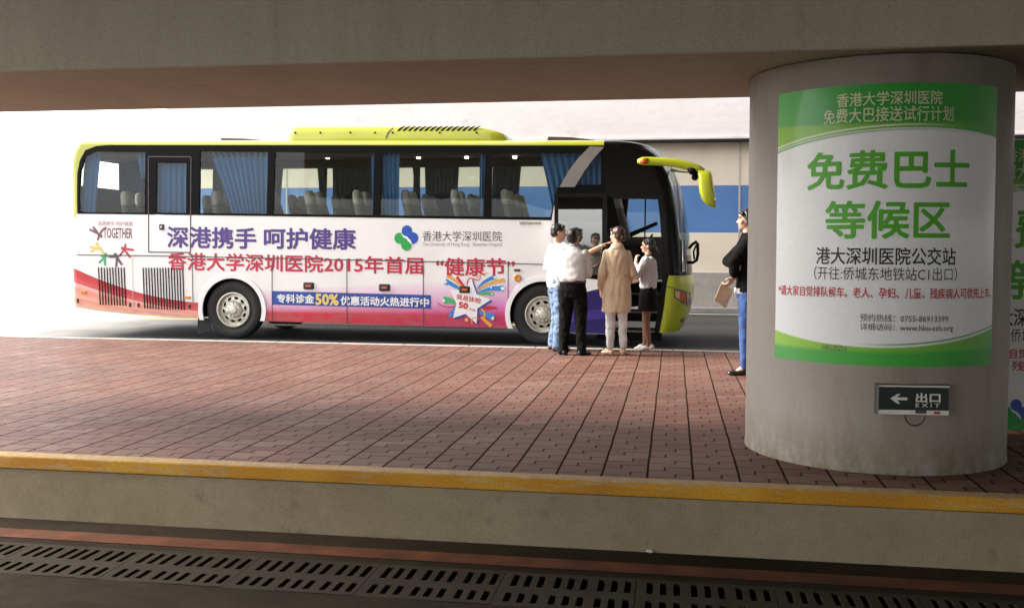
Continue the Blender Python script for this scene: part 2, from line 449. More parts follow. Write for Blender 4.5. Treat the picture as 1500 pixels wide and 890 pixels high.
def slot(cx, y0, y1, w):
    h, r = w/2, .009; pts = []
    for sx, sy, a0 in ((1, y1-r, 0), (-1, y1-r, .5), (-1, y0+r, 1), (1, y0+r, 1.5)):
        for k in range(4): a = math.pi*(a0+k/6); pts.append((cx+sx*(h-r)+r*math.cos(a), sy+r*math.sin(a)))
    return pts
loops = [[(.002, yc0+.002), (PITCH-.002, yc0+.002), (PITCH-.002, yc1-.002), (.002, yc1-.002)]]
for gq in range(3):
    for k in range(3):
        cx = .075+gq*.243+k*.074
        loops.append(slot(cx, yd[1], yd[0], .036)); loops.append(slot(cx, yd[3], yd[2], .036))
cover_me = curve_mesh(loops, .05)
cover_me.transform(Matrix.Translation((-PITCH/2, -(yc0+yc1)/2, -.025)))
cover_me.materials.append(m_cover)
x_first = on_z(183-2, 825, Z_ROAD)[0]
PLACES = ['leftmost', 'second from left', 'third from left', 'fourth from left', 'fifth from left', 'sixth from left', 'seventh from left', 'second from right', 'rightmost']
for i in range(-2, 7):
    o = bpy.data.objects.new('drain_cover', cover_me); COL.objects.link(o)
    o.location = (x_first+(i+.5)*PITCH, (yc0+yc1)/2, Z_ROAD+.003)
    o.rotation_euler.z = random.uniform(-.004, .004)
    vis = i+2
    lab = 'slotted concrete drain cover, %s of the row in the lane' % PLACES[vis] if 0 <= vis < 9 else 'slotted concrete drain cover beyond the edge of the picture'
    tag(o, lab, 'drain cover', 'slotted drain covers along the lane')
    if not (0 <= vis < 9): bpy.data.objects.remove(o)

lx, ly = on_z(952, 809.5, Z_ROAD)
bm = bmesh.new(); r2 = random.Random(5); bmesh.ops.create_icosphere(bm, subdivisions=2, radius=1)
for v in bm.verts: v.co = Vector((lx+v.co.x*.022, ly+v.co.y*.012, Z_ROAD+.012+v.co.z*.010))*1.0+Vector((r2.uniform(-.004, .004), r2.uniform(-.004, .004), r2.uniform(-.002, .002)))
tag(recentre(obj('paper_scrap', bm, pm('litter_white', (.62, .6, .55), .8))), 'tiny white paper scrap lying at the foot of the grey riser', 'litter')

# ---- overpass
m_soffit_shade = concrete('soffit_shade_concrete', (.070, .036, .026), (.110, .060, .044), .3, (.35, 1.6, 1), 1.1, .3)  # underside shade and red brick bounce put into the concrete colour
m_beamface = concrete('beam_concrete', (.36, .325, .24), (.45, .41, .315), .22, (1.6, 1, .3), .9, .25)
m_ceiling = concrete('ceiling_plaster', (.62, .56, .545), (.75, .69, .67), .2, (.35, 1.5, 1), 1.3, .2)
over = thing('overpass', 'concrete overpass roof with a deep beam crossing above the platform', 'overpass', (0, 7.5, CEIL))
bm = bmesh.new(); box(bm, DECK_L, DECK_R, 6.494, DECK_F-.003, 2.707, CEIL-.003, bev=.02)
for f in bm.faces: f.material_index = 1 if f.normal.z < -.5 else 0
obj('beam', bm, [m_beamface, m_soffit_shade], over)
obj('ceiling_slab', mkbox(DECK_L-.2, DECK_R, DECK_N, DECK_F, CEIL, CEIL+.9), m_soffit_shade, over)
zl = on_y(1000, 206, FAR_N)[1]
far_over = thing('overpass_deck', 'pale plastered fascia of the second deck above the panelled wall', 'overpass', (0, FAR_N, zl))
obj('fascia', mkbox(FAR_L, DECK_R, FAR_N, FAR_N+.44, zl+.10, 6.2, bev=.02), m_ceiling, far_over)
obj('edge_moulding', mkbox(FAR_L, DECK_R, FAR_N-.05, FAR_N+.40, zl+.025, zl+.097, bev=.012), m_ceiling, far_over)
obj('shadow_gap', mkbox(FAR_L, DECK_R, FAR_N-.02, FAR_N+.40, zl-.012, zl+.024), pm('dark_gap', (.03, .022, .02), .9), far_over)
obj('ceiling_slab', mkbox(FAR_L, DECK_R, FAR_N+.56, FAR_F, zl+.65, 6.0), m_ceiling, far_over)
obj('added_shade_slab', mkbox(-2.5, DECK_R, DECK_F+.003, 18.0, 5.25, 5.9), m_ceiling, far_over)  # unseen slab added to shade the right side of the platform
zl_w = zl+.62

# ---- panelled wall beyond the coach
zb1, zb0, zg = on_y(1000, 272, WALL_Y)[1], on_y(1000, 341, WALL_Y)[1], on_y(1050, 399, WALL_Y)[1]
wall = thing('panel_wall', 'long beige hoarding wall with a blue band and grey base behind the coach', 'wall', (0, WALL_Y, Z_FAR))
WL, WR = -13.5, 30
m_beige = pm('beige_panel_paint', (.74, .63, .50), .6, .05, 1.2)
m_blue = pm('blue_panel_paint', (.085, .19, .43), .5, .07, 1.2)
obj('upper_panel', mkbox(WL, WR, WALL_Y, WALL_Y+.1, zb1+.002, zl_w), m_beige, wall)
obj('blue_panel', mkbox(WL, WR, WALL_Y+.003, WALL_Y+.1, zb0+.002, zb1-.002), m_blue, wall)
obj('lower_panel', mkbox(WL, WR, WALL_Y, WALL_Y+.1, zg+.002, zb0-.002), m_beige, wall)
obj('wall_base', mkbox(WL, WR, WALL_Y-.06, WALL_Y+.1, Z_FAR+.13, zg-.002), concrete('base_concrete', (.30, .27, .25), (.40, .37, .34), .2), wall)
xj = on_y(1083, 300, WALL_Y)[0]
bm = bmesh.new()
for k in range(-7, 9):
    x = xj+k*2.9; box(bm, x-.02, x+.02, WALL_Y-.012, WALL_Y-.001, zg, zl_w-.01)
o = obj('joint_strip', bm, pm('joint_strip_paint', (.50, .44, .36), .5), wall); o['kind'] = 'stuff'

# ---- round column
CX_, CY_, CR_ = 1.4367, 7.5225, .8966
col_t = thing('concrete_column', 'thick round painted concrete column under the beam on the right', 'column', (CX_, CY_, 0))
bm = bmesh.new(); N_ = 128
rings = []
for z, dr in ((-.02, .004), (.01, .004), (.05, 0), (1.4, 0), (2.70, 0)):
    rings.append([bm.verts.new((CX_+(CR_+dr)*math.cos(2*math.pi*k/N_), CY_+(CR_+dr)*math.sin(2*math.pi*k/N_), z)) for k in range(N_)])
skin_rings(bm, rings)
def column_paint():
    m = bpy.data.materials.new('column_paint'); t = NT(m); v = t.coord()
    a = t.noise(1.1, 6, v); g = t.noise(120, 3, v)
    c = t.ramp(a, [(.3, (.29, .25, .215)), (.7, (.35, .305, .265))])
    sp = t.n('ShaderNodeSeparateXYZ'); t.l(v, sp.inputs[0])
    low = t.n('ShaderNodeMapRange'); low.inputs[1].default_value = .34; low.inputs[2].default_value = 0; t.l(sp.outputs[2], low.inputs[0])
    dn = t.noise(7, 8, t.scale(v, (1, 1, .6)), .7)
    dirt = t.m('MULTIPLY', low.outputs[0], t.ramp(dn, [(.36, (0,)*3), (.56, (.9,)*3)]))
    c = t.mixc(dirt, c, (.17, .145, .085))
    stn = t.noise(1.7, 9, t.scale(v, (2.2, 2.2, .35)), .68)
    c = t.mixc(1.0, c, t.ramp(stn, [(.50, (1, 1, 1)), (.70, (.80, .77, .72))]), 'MULTIPLY')
    sc = t.noise(5, 10, t.scale(v, (1, 1, 2.5)), .75)
    c = t.mixc(t.ramp(sc, [(.66, (0,)*3), (.70, (.35,)*3)]), c, (.20, .18, .15))
    c = t.mixc(1.0, c, t.ramp(g, [(.3, (.88,)*3), (.7, (1.08,)*3)]), 'MULTIPLY')
    t.bsdf(c, .62, 0, 0, .4, t.bump(t.m('ADD', g, a), .15, .004)); return m
obj('column_shaft', bm, column_paint(), col_t, True)
for p in col_t.children[0].data.polygons:
    if abs(p.normal.z) > .5: p.use_smooth = False

# ================================================================== SIGNS
def on_col(px, py, r=CR_):
    d = ray(px, py); ex, ey = -CX_, -CY_
    a = d[0]**2+d[1]**2; b = 2*(d[0]*ex+d[1]*ey); c = ex*ex+ey*ey-r*r
    t = (-b-math.sqrt(max(0, b*b-4*a*c)))/(2*a)
    x, y = t*d[0]-CX_, t*d[1]-CY_
    return CR_*math.atan2(x, -y), EYE+t*d[2]
def wrap(s, z, off=0):
    th = s/CR_; r = CR_+off
    return Vector((CX_+r*math.sin(th), CY_-r*math.cos(th), z))

def lerp(a, b, t): return a+(b-a)*t[..., None]
def sstep(e0, e1, x): t = np.clip((x-e0)/(e1-e0), 0, 1); return t*t*(3-2*t)
def quad_through(pts):
    (x0, y0), (x1, y1), (x2, y2) = pts
    A = np.array([[x*x, x, 1] for x, _ in pts]); return np.linalg.solve(A, [y0, y1, y2])
HDR = quad_through([(0, .214), (.5, .158), (1, .182)])
FTR = quad_through([(0, .893), (.45, .935), (1, .868)])
def poster_colour(u, v):
    W_ = np.array([.85, .84, .83]); D_ = np.array([.018, .30, .024]); L_ = np.array([.10, .42, .08]); Y_ = np.array([.24, .50, .022])
    c = np.broadcast_to(W_, (*u.shape, 3)).copy()
    hb = np.polyval(HDR, u)
    edge = np.clip(np.abs(u-.5)*2, 0, 1)**2.2
    dk = lerp(D_, L_, edge)
    yl = lerp(Y_, np.array([.10, .40, .06]), np.clip(u*1.1, 0, 1))
    head = lerp(dk, yl, sstep(.118, .135+.0*u, v-.012*np.sin(u*3)))
    ins = 1-sstep(-.002, .002, v-hb); c = lerp(c, head, ins)
    ln = (1-sstep(.0018, .0042, np.abs(v-hb+.0105)))*(1-sstep(.45, .85, u)); c = lerp(c, np.broadcast_to(np.array([.75, .78, .60]), c.shape), ln)
    ln = 1-sstep(.002, .0045, np.abs(v-hb-.006)); c = lerp(c, np.broadcast_to(D_, c.shape), ln*np.clip(1-u, 0, 1))
    fb = np.polyval(FTR, u)
    yf = lerp(np.array([.30, .56, .03]), np.array([.12, .45, .06]), u)
    df = lerp(np.array([.05, .40, .04]), np.array([.05, .36, .05]), edge)
    foot = lerp(yf, df, sstep(.94, .962, v+.03*(u-.3)**2))
    ins = sstep(-.002, .002, v-fb); c = lerp(c, foot, ins)
    ln = (1-sstep(.0015, .004, np.abs(v-fb+.010)))*sstep(.35, .6, u); c = lerp(c, np.broadcast_to(np.array([.09, .33, .07]), c.shape), ln)
    return c
def print_mat(name, rough=.42):
    m = bpy.data.materials.new(name); t = NT(m)
    a = t.n('ShaderNodeVertexColor'); a.layer_name = 'print'
    g = t.noise(60, 3, t.coord()); c = t.mixc(1.0, a.outputs[0], t.ramp(g, [(.3, (.95,)*3), (.7, (1.03,)*3)]), 'MULTIPLY')
    wr = t.noise(3.0, 4, t.scale(t.coord(), (1, 1, .5)), .5); t.bsdf(c, rough, 0, .15, .4, t.bump(wr, .25, .02)); return m
m_print = print_mat('printed_vinyl')
def print_sheet(fn, nu, nv):
    """grid of points fn(u, v) coloured by the printed design"""
    us, vs_ = np.linspace(0, 1, nu+1), np.linspace(0, 1, nv+1)
    U, V = np.meshgrid(us, vs_); co = fn(U, V).reshape(-1, 3)
    i = np.arange((nu+1)*nv).reshape(nv, nu+1)[:, :-1].ravel()
    q = np.stack([i, i+nu+1, i+nu+2, i+1], 1)
    me = bpy.data.meshes.new('sheet'); me.from_pydata(co.tolist(), [], q.tolist())
    ca = me.color_attributes.new('print', 'FLOAT_COLOR', 'POINT')
    rgb = poster_colour(U, V).reshape(-1, 3); ca.data.foreach_set('color', np.concatenate([rgb, np.ones((len(rgb), 1))], 1).astype(np.float32).ravel())
    return me
m_txt_green = pm('green_ink', (.085, .42, .012), .5, .05)
m_txt_cream = pm('cream_ink', (.60, .62, .38), .5, .05)
m_txt_black = pm('black_ink', (.020, .017, .016), .5, .05)
m_txt_grey = pm('grey_ink', (.10, .085, .08), .5, .05)
m_txt_red = pm('red_ink', (.52, .025, .03), .5, .05)
m_white_card = pm('white_card', (.84, .83, .82), .42, .02)

def poster_map():
    zs = [on_col(1300, 122)[1], on_col(1300, 536)[1]]
    s0 = (on_col(1143, 135)[0]+on_col(1134, 522)[0])/2; s1 = (on_col(1461, 125)[0]+on_col(1450, 534)[0])/2
    return s0, s1, zs[0], zs[1]
PS0, PS1, PZ1, PZ0 = poster_map()
LINES = [  # text, x0, x1, y0, y1 in the photograph, ink, boldness
    ('heading', '香港大学深圳医院', 1226, 1380, 133.5, 154, m_txt_cream, .012),
    ('heading', '免费大巴接送试行计划', 1207, 1396, 156, 178, m_txt_cream, .012),
    ('big_lettering', '免费巴士', 1183, 1419, 219, 277, m_txt_green, .022),
    ('big_lettering', '等候区', 1209, 1391, 293, 350, m_txt_green, .022),
    ('station_line', '港大深圳医院公交站', 1196, 1399, 362, 388, m_txt_black, .014),
    ('route_line', '（开往:侨城东地铁站C1出口）', 1193, 1401, 391, 411, m_txt_black, 0),
    ('red_notice', '*请大家自觉排队候车。老人、孕妇、儿童、残疾病人可优先上车。', 1142, 1449, 421, 437, m_txt_red, .016),
    ('phone_line', '预约热线：0755-86913399', 1260, 1388, 460, 471.5, m_txt_grey, .006),
    ('web_line', '详细访问：www.hku-szh.org', 1260, 1395, 473.5, 486, m_txt_grey, .006),
    ('small_lettering', 'HKUSZH', 1205, 1240, 505, 513.5, m_txt_grey, .0),
]
post = thing('poster', 'green and white poster with large green characters wrapped round the column', 'poster', wrap((PS0+PS1)/2, PZ0))
W_ = PS1-PS0; Hh = PZ1-PZ0
def fcol(U, V):
    th = (PS0+U*W_)/CR_; r = CR_+.004
    return np.stack([CX_+r*np.sin(th), CY_-r*np.cos(th), PZ1-V*Hh], -1)
obj('printed_sheet', print_sheet(fcol, 330, 420), m_print, post, True)
def col_text(body, s0, s1, z0, z1, bold, off=.0065):
    me = glyphs(body, bold); bm = bmesh.new(); bm.from_mesh(me); bpy.data.meshes.remove(me)
    for v in bm.verts: v.co = (s0+v.co.x*(s1-s0), z0+v.co.y*(z1-z0), v.co.z)
    n = int((s1-s0)/.03)
    for k in range(1, n):
        bmesh.ops.bisect_plane(bm, geom=bm.verts[:]+bm.edges[:]+bm.faces[:], plane_co=(s0+(s1-s0)*k/n, 0, 0), plane_no=(1, 0, 0))
    for v in bm.verts: v.co = wrap(v.co.x, v.co.y, off+v.co.z)
    return bm
PRECT = []
for nm, body, x0, x1, y0, y1, ink, bold in LINES:
    xm = 1300 if x1 > 1260 else 1222
    s0, s1 = on_col(x0, (y0+y1)/2)[0], on_col(x1, (y0+y1)/2)[0]
    z1, z0 = on_col(xm, y0)[1], on_col(xm, y1)[1]
    if nm == 'red_notice': s0, s1 = PS0+.03, PS1-.02
    PRECT.append(((s0-PS0)/W_, (s1-PS0)/W_, (PZ1-z1)/Hh, (PZ1-z0)/Hh))
    letters(nm, col_text(body, s0, s1, z0, z1, bold), ink, post)

# ---- standing banner half hidden by the column (same design)
BY = on_z(1490, 630, 0)[1]
bx0, bx1 = on_y(1373, 400, BY)[0], on_y(1714, 400, BY)[0]; bz1 = on_y(1490, 205, BY)[1]; bz0 = .004
ban = thing('banner_stand', 'free standing green and white banner panel partly hidden behind the column', 'banner', ((bx0+bx1)/2, BY, 0))
def fban(U, V): return np.stack([bx0+U*(bx1-bx0), np.full_like(U, BY), bz1-V*(bz1-bz0)], -1)
obj('printed_sheet', print_sheet(fban, 160, 220), m_print, ban)
obj('board', mkbox(bx0-.01, bx1+.01, BY+.004, BY+.03, .0, bz1+.01), pm('board_white', (.6, .6, .58), .5), ban)
m_alu = pm('aluminium', (.55, .55, .55), .35, .1, 20, metal=.9)
for sx in (.2, .8):
    bm = bmesh.new(); x = bx0+(bx1-bx0)*sx
    tube(bm, [(x, BY+.03, 1.5), (x, BY+.55, .02)], .015); obj('prop', bm, m_alu, ban)
for (nm, body, *_r, ink, bold), (u0, u1, v0, v1) in zip(LINES, PRECT):
    if nm in ('small_lettering',): continue
    q = lambda a, b: (bx0+a*(bx1-bx0), bz1-b*(bz1-bz0))
    rows = [(body, v0, v1)]
    if nm == 'red_notice':
        h = v1-v0; rows = [('*请大家自觉排队候车。老人、孕妇、', v0-.003, v0+h*.9-.003), ('儿童、残疾病人可优先上车。', v0+h*1.02, v0+h*1.92)]; u0, u1 = .17, .86
    for b_, a0, a1 in rows:
        letters(nm, text_quad(b_, (q(u0, a0), q(u1, a0), q(u1, a1), q(u0, a1)), BY-.004, bold), ink, ban)
# round-petalled emblem at the foot of the banner and on the coach
m_em_g = pm('emblem_green', (.012, .33, .07), .45, .05); m_em_b = pm('emblem_blue', (.012, .075, .42), .45, .05)
def circle_loop(cx, cz, r, n=32, a0=0, a1=2*math.pi): return [(cx+r*math.cos(a0+(a1-a0)*k/n), cz+r*math.sin(a0+(a1-a0)*k/n)) for k in range(n)]
def emblem(parent, cx, cz, w, h, Y):
    """four overlapping round petals: two blue (top, right), two green (left, bottom), white swash through the middle"""
    def pet(cs, m, dy):
        for i, (px, pz, rr) in enumerate(cs):
            lp = [(cx+(px+rr*math.cos(a))*w/2, cz+(pz+rr*math.sin(a))*h/2) for a in np.linspace(0, 2*math.pi, 36, endpoint=False)]
            ms.append(plate([lp], Y-dy-.0005*i))
    ms = []; pet([(.05, .57, .43), (.53, .0, .46), (.22, .20, .24), (.2, .06, .2)], m_em_b, .003); obj('emblem', merge(ms), m_em_b, parent)
    ms = []; pet([(-.55, -.02, .44), (.0, -.58, .42), (-.2, -.22, .22), (-.14, -.1, .2)], m_em_g, .0055); obj('emblem', merge(ms), m_em_g, parent)
    sw = [(-.42, .40), (-.24, .22), (-.05, .12), (.10, .10), (.20, -.04), (.34, -.16), (.44, -.34), (.46, -.50), (.36, -.42), (.24, -.30), (.12, -.22), (.06, -.06), (-.08, -.02), (-.22, .06), (-.34, .20)]
    obj('emblem', plate([[(cx+a*w/2, cz+b*h/2) for a, b in sw]], Y-.0085), m_white_card, parent)
ex, ez = on_y(1487, 604, BY)
emblem(ban, ex, ez, .20, .22, BY-.003)

# ---- exit sign on the column
s_c, z_c = on_col(1335, 584)
th = s_c/CR_
sign = thing('exit_sign', 'small dark green exit sign with white arrow fixed low on the column', 'sign', wrap(s_c, z_c))
wS = (on_col(1386, 584)[0]-on_col(1283, 584)[0]); zt, zb_ = on_col(1335, 561)[1], on_col(1335, 605)[1]
hS = zt-zb_
def sign_frame(me, out):
    """(x, z) plate around the origin -> tangent plane of the column, out metres from its surface"""
    me.transform(Matrix.Translation(wrap(s_c, z_c, out)) @ Matrix.Rotation(th, 4, 'Z')); return me
def bm_me(bm):
    me = bpy.data.meshes.new('m'); bm.to_mesh(me); bm.free(); return me
hw_, hh_ = wS/2, hS/2
m_sgreen = pm('sign_green', (.003, .012, .007), .35, .1); m_swhite = pm('sign_white', (.70, .68, .60), .45, .05)
m_steel = pm('brushed_steel', (.16, .16, .15), .35, .12, 30, metal=.85)
sag = CR_-math.sqrt(CR_**2-hw_**2)
obj('housing', sign_frame(bm_me(mkbox(-hw_, hw_, -.034, .045, -hh_, hh_, bev=.004)), sag*.3), m_steel, sign)
obj('panel', sign_frame(bm_me(mkbox(-hw_+.008, hw_-.008, -.037, -.03, -hh_+.034, hh_-.016)), sag*.3), m_sgreen, sign)
obj('white_strip', sign_frame(bm_me(mkbox(-hw_+.008, hw_-.004, -.0375, -.03, hh_-.014, hh_-.004)), sag*.3), m_swhite, sign)
obj('white_strip', sign_frame(bm_me(mkbox(-hw_+.008, hw_-.004, -.0375, -.03, -hh_+.003, -hh_+.032)), sag*.3), m_swhite, sign)
def sq(u0, u1, v0, v1): return [(-hw_+u0*wS, hh_-v0*hS), (-hw_+u1*wS, hh_-v0*hS), (-hw_+u1*wS, hh_-v1*hS), (-hw_+u0*wS, hh_-v1*hS)]
obj('lettering', sign_frame(text_quad('出口', sq(.525, .87, .255, .575), -.0405, .03), sag*.3), m_swhite, sign)
obj('lettering', sign_frame(text_quad('EXIT', sq(.525, .86, .60, .73), -.0405, .012, 1.5), sag*.3), m_swhite, sign)
aw = [(.17, .455), (.27, .30), (.315, .30), (.265, .415), (.41, .415), (.41, .505), (.265, .505), (.315, .62), (.27, .62)]
obj('arrow', sign_frame(plate([[(-hw_+a*wS, hh_-b*hS) for a, b in aw]], -.0405), sag*.3), m_swhite, sign)
obj('indicator', sign_frame(bm_me(mkbox(hw_*.56, hw_*.74, -.040, -.034, -hh_+.010, -hh_+.026)), sag*.3), pm('indicator_red', (.35, .02, .02), .3), sign)
obj('latch', sign_frame(bm_me(mkbox(hw_*.05, hw_*.36, -.040, -.034, -hh_+.012, -hh_+.036)), sag*.3), pm('latch_dark', (.05, .05, .045), .5), sign)
bm = bmesh.new()
tube(bm, [(hw_*(-.2+.28*(1-math.cos(a))), .0, -hh_-.004-0.068*math.sin(a)*1.0) for a in np.linspace(0, math.pi, 14)], .0035, 8)
obj('cable', sign_frame(bm_me(bm), sag*.3+.012), pm('black_cable', (.015, .014, .013), .5), sign)

# ================================================================== THE COACH
YB = 15.5; BW = 2.5; YF = YB+BW; YM = YB+BW/2
def S(px, py, dy=0): return on_y(px, py, YB+dy)
BX, BZ = -5.0, Z_FAR
coach = thing('coach', 'white tour coach with lime roof and blue and red characters parked along the platform', 'coach', (BX, YM, BZ))
RW, FW = S(340, 455), S(795, 460)
RT = RW[1]-Z_FAR+.004; RT2 = FW[1]-Z_FAR+.004
RT = RT2 = (RT+RT2)/2
RW = (RW[0], Z_FAR+RT); FW = (FW[0], Z_FAR+RT)
pA, pB = S(160, 212.8), S(880, 213.4)
SL = (pB[1]-pA[1])/(pB[0]-pA[0])                     # the roof line falls very slightly to the front
def zband(x): return pA[1]+SL*(x-pA[0])
XRS = S(112, 300)[0]; XR = XRS-.22
ZTF = S(300, 203.4)[1]+.04
def rear_in(z):
    t = max(0, min(1, (z-(ZTF-.46))/.46)); return .36*(1-math.sqrt(1-t*t))

m_white_gloss = pm('white_paint', (.76, .75, .75), .28, .02, 2, coat=.3)
m_lime = pm('lime_paint', (.36, .37, .014), .30, .06, 2, coat=.5)
m_lime_bright = pm('lime_bright_paint', (.43, .49, .018), .30, .05, 2, coat=.5)
m_black_gloss = pm('black_gloss_paint', (.004, .004, .004), .25, .1, 3, spec=.14, coat=.06)
m_black = pm('black_trim', (.005, .0045, .0045), .55, .15, 8, spec=.08)
m_rubber = pm('rubber', (.020, .019, .018), .8, .25, 9, .3, 60)
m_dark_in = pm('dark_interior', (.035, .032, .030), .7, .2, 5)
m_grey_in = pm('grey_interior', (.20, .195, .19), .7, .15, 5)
m_seam = pm('panel_gap', (.06, .05, .05), .6, .1)
m_amber = pm('amber_lens', (.55, .22, .02), .25, .1, 20, coat=.4)
m_orange = pm('orange_lens', (.60, .09, .012), .25, .1, 20, coat=.4)
m_chrome = pm('chrome', (.75, .75, .75), .12, .05, 20, metal=1)
m_silver = pm('wheel_silver', (.56, .53, .46), .38, .15, 18, metal=.55)
m_glass = glass_mat('tinted_glass', (.80, .86, .82), .0)
m_glass_far = glass_mat('far_glass', (.82, .88, .84), .0)
m_screen = glass_mat('windscreen_glass', (.70, .76, .73), .06)
m_doorglass = glass_mat('door_glass', (.16, .22, .19), .16)

def body_paint():
    m = bpy.data.materials.new('printed_body_paint'); t = NT(m)
    sp = t.n('ShaderNodeSeparateXYZ'); t.l(t.coord(), sp.inputs[0]); x, z = sp.outputs[0], sp.outputs[2]
    def curve(pts):
        a, b, c = quad_through([(S(*p)[0]-BX, S(*p)[1]-BZ) for p in pts])
        return t.m('ADD', t.m('MULTIPLY', t.m('ADD', t.m('MULTIPLY', x, float(a)), float(b)), x), float(c))
    WHITE = (.76, .75, .75)
    # rear swoosh
    top = curve([(103, 390), (190, 424.5), (284, 442.5)]); bot = curve([(103, 411), (190, 438), (284, 455)]); low = curve([(103, 448), (190, 460), (284, 466)])
    hgt = t.m('DIVIDE', t.m('SUBTRACT', z, low), t.m('SUBTRACT', bot, low))
    tail = t.ramp(hgt, [(0, (.70, .42, .30)), (.35, (.68, .25, .17)), (.42, (.72, .36, .28)), (.75, (.70, .24, .19)), (.93, (.74, .40, .36)), (1, (.70, .35, .33))])
    stripe = t.m('SUBTRACT', z, bot); thick = t.m('SUBTRACT', top, bot)
    rs = t.m('DIVIDE', stripe, thick)
    red = t.ramp(rs, [(0, (.58, .075, .075)), (.35, (.55, .055, .06)), (.45, (.50, .03, .04)), (1, (.46, .02, .035))])
    rear = t.mixc(t.m('GREATER_THAN', z, bot), tail, red)
    rear = t.mixc(t.m('GREATER_THAN', z, top), rear, WHITE)
    # skirt between the axles
    zb = curve([(391, 470), (570, 475.5), (751, 481)])
    h = t.m('SUBTRACT', z, zb)
    xa, xb = S(391, 470)[0]-BX, S(750, 480)[0]-BX
    mr = t.n('ShaderNodeMapRange'); mr.inputs[1].default_value = xa; mr.inputs[2].default_value = xb; t.l(x, mr.inputs[0])
    s = mr.outputs[0]
    hh = t.m('DIVIDE', h, t.m('ADD', .52, t.m('MULTIPLY', s, .30)))
    A = t.ramp(hh, [(0, (.46, .008, .025)), (.27, (.52, .014, .035)), (.33, (.60, .15, .28)), (.48, (.70, .38, .55)), (.95, (.75, .64, .70)), (1, WHITE)])
    B = t.ramp(hh, [(0, (.42, .006, .11)), (.22, (.42, .010, .09)), (.30, (.52, .05, .22)), (.50, (.58, .22, .48)), (.80, (.70, .52, .68)), (1, WHITE)])
    mid = t.mixc(t.m('MULTIPLY', s, s), A, B)
    c = t.mixc(t.m('GREATER_THAN', x, S(330, 455)[0]-BX), rear, mid)
    # blue violet skirt ahead of the front axle
    blue = t.ramp(t.m('SUBTRACT', z, .30-BZ), [(0, (.03, .015, .22)), (.35, (.05, .02, .30)), (.55, (.30, .20, .50)), (.75, WHITE)])
    c = t.mixc(t.m('GREATER_THAN', x, S(800, 455)[0]-BX), c, blue)
    dust = t.noise(1.2, 6, t.coord()); c = t.mixc(1.0, c, t.ramp(dust, [(.3, (.93, .92, .90)), (.7, (1.02,)*3)]), 'MULTIPLY')
    lowz = t.n('ShaderNodeMapRange'); lowz.inputs[1].default_value = .85; lowz.inputs[2].default_value = .25; t.l(z, lowz.inputs[0])
    gr = t.noise(3.5, 9, t.scale(t.coord(), (1, 1, 2.2)), .7)
    c = t.mixc(t.m('MULTIPLY', lowz.outputs[0], t.ramp(gr, [(.42, (0,)*3), (.70, (.5,)*3)])), c, (.22, .17, .13))
    t.bsdf(c, .28, 0, .3, .5, t.bump(t.noise(1.1, 2, t.coord()), .12, .05)); return m
m_body = body_paint()

# ---- front outline: side start xs(z) and nose xf(z)
xs_tab = sorted([(S(p, q)[1], S(p, q)[0]) for p, q in ((966, 487), (973, 447), (976, 419), (980, 401), (978, 370), (975, 320), (970, 280), (960, 250), (941, 228), (905, 213.3))])
nose = [(990, 486), (1004, 471), (1011, 452), (1016, 433), (1017.5, 415), (1014, 400), (1012.5, 372), (1010, 345), (1005, 312), (997, 276), (986, 249), (975, 231), (958, 217), (936, 209.5)]
xf_tab = sorted([(on_y(p, q, YM)[1], on_y(p, q, YM)[0]) for p, q in nose])
def xs(z): return float(np.interp(z, [a for a, _ in xs_tab], [b for _, b in xs_tab]))
def xf(z): return float(np.interp(z, [a for a, _ in xf_tab], [b for _, b in xf_tab]))
ZF0 = S(966, 487)[1]; ZF1 = S(905, 213.3)[1]
z401 = on_y(1014, 401, YM)[1]; z372 = on_y(1012, 374, YM)[1]; z225 = on_y(970, 226, YM)[1]
NF = 2.6
def cap_point(z, ph, off=0):
    a, b = xs(z), max(xf(z), xs(z)+.05); hw = BW/2
    c, s = max(0, math.cos(ph)), math.sin(ph)
    return Vector((a+(b-a+off)*c**(2/NF), YM+(hw+off)*math.copysign(abs(s)**(2/NF), s), z))
def cap_mesh(pick, zs, phs):
    bm = bmesh.new(); g = [[None]*len(phs) for _ in zs]
    def V(i, j):
        if g[i][j] is None: g[i][j] = bm.verts.new(cap_point(zs[i], phs[j]))
        return g[i][j]
    for i in range(len(zs)-1):
        for j in range(len(phs)-1):
            if pick((zs[i]+zs[i+1])/2, (phs[j]+phs[j+1])/2): bm.faces.new((V(i, j), V(i, j+1), V(i+1, j+1), V(i+1, j)))
    return bm
zs_ = sorted(set(list(np.linspace(ZF0, ZF1, 46))+[z401, z372, z225]))
phs_ = sorted(set(list(np.linspace(-math.pi/2, math.pi/2, 61))+[-R(64), R(64)]))
solid = lambda o, t_: o.modifiers.new('thickness', 'SOLIDIFY').__setattr__('thickness', t_)
bumper = obj('front_bumper', cap_mesh(lambda z, p: z < z401, zs_, phs_), m_lime_bright, coach, True)
obj('front_mask', cap_mesh(lambda z, p: z401 < z < z372, zs_, phs_), m_black_gloss, coach, True)
obj('windscreen', cap_mesh(lambda z, p: z372 < z < z225 and abs(p) < R(64), zs_, phs_), m_screen, coach, True)
obj('windscreen_pillar', cap_mesh(lambda z, p: z > z225 or (z > z372 and abs(p) > R(64)), zs_, phs_), m_black_gloss, coach, True)
def cap_near(px, py, off=.006):
    """point of the front cap that stands at a photographed spot (near corner)"""
    best = None
    o = np.array([0, 0, EYE]); d = ray(px, py); d = d/np.linalg.norm(d)
    for z in np.linspace(ZF0, z401+.1, 70):
        for ph in np.linspace(-math.pi/2, -.05, 110):
            p = np.array(cap_point(z, ph, off)); q = p-o; e = np.linalg.norm(q-d*(q@d))+.002*(ph+1.57)
            if best is None or e < best[0]: best = (e, p)
    return best[1]
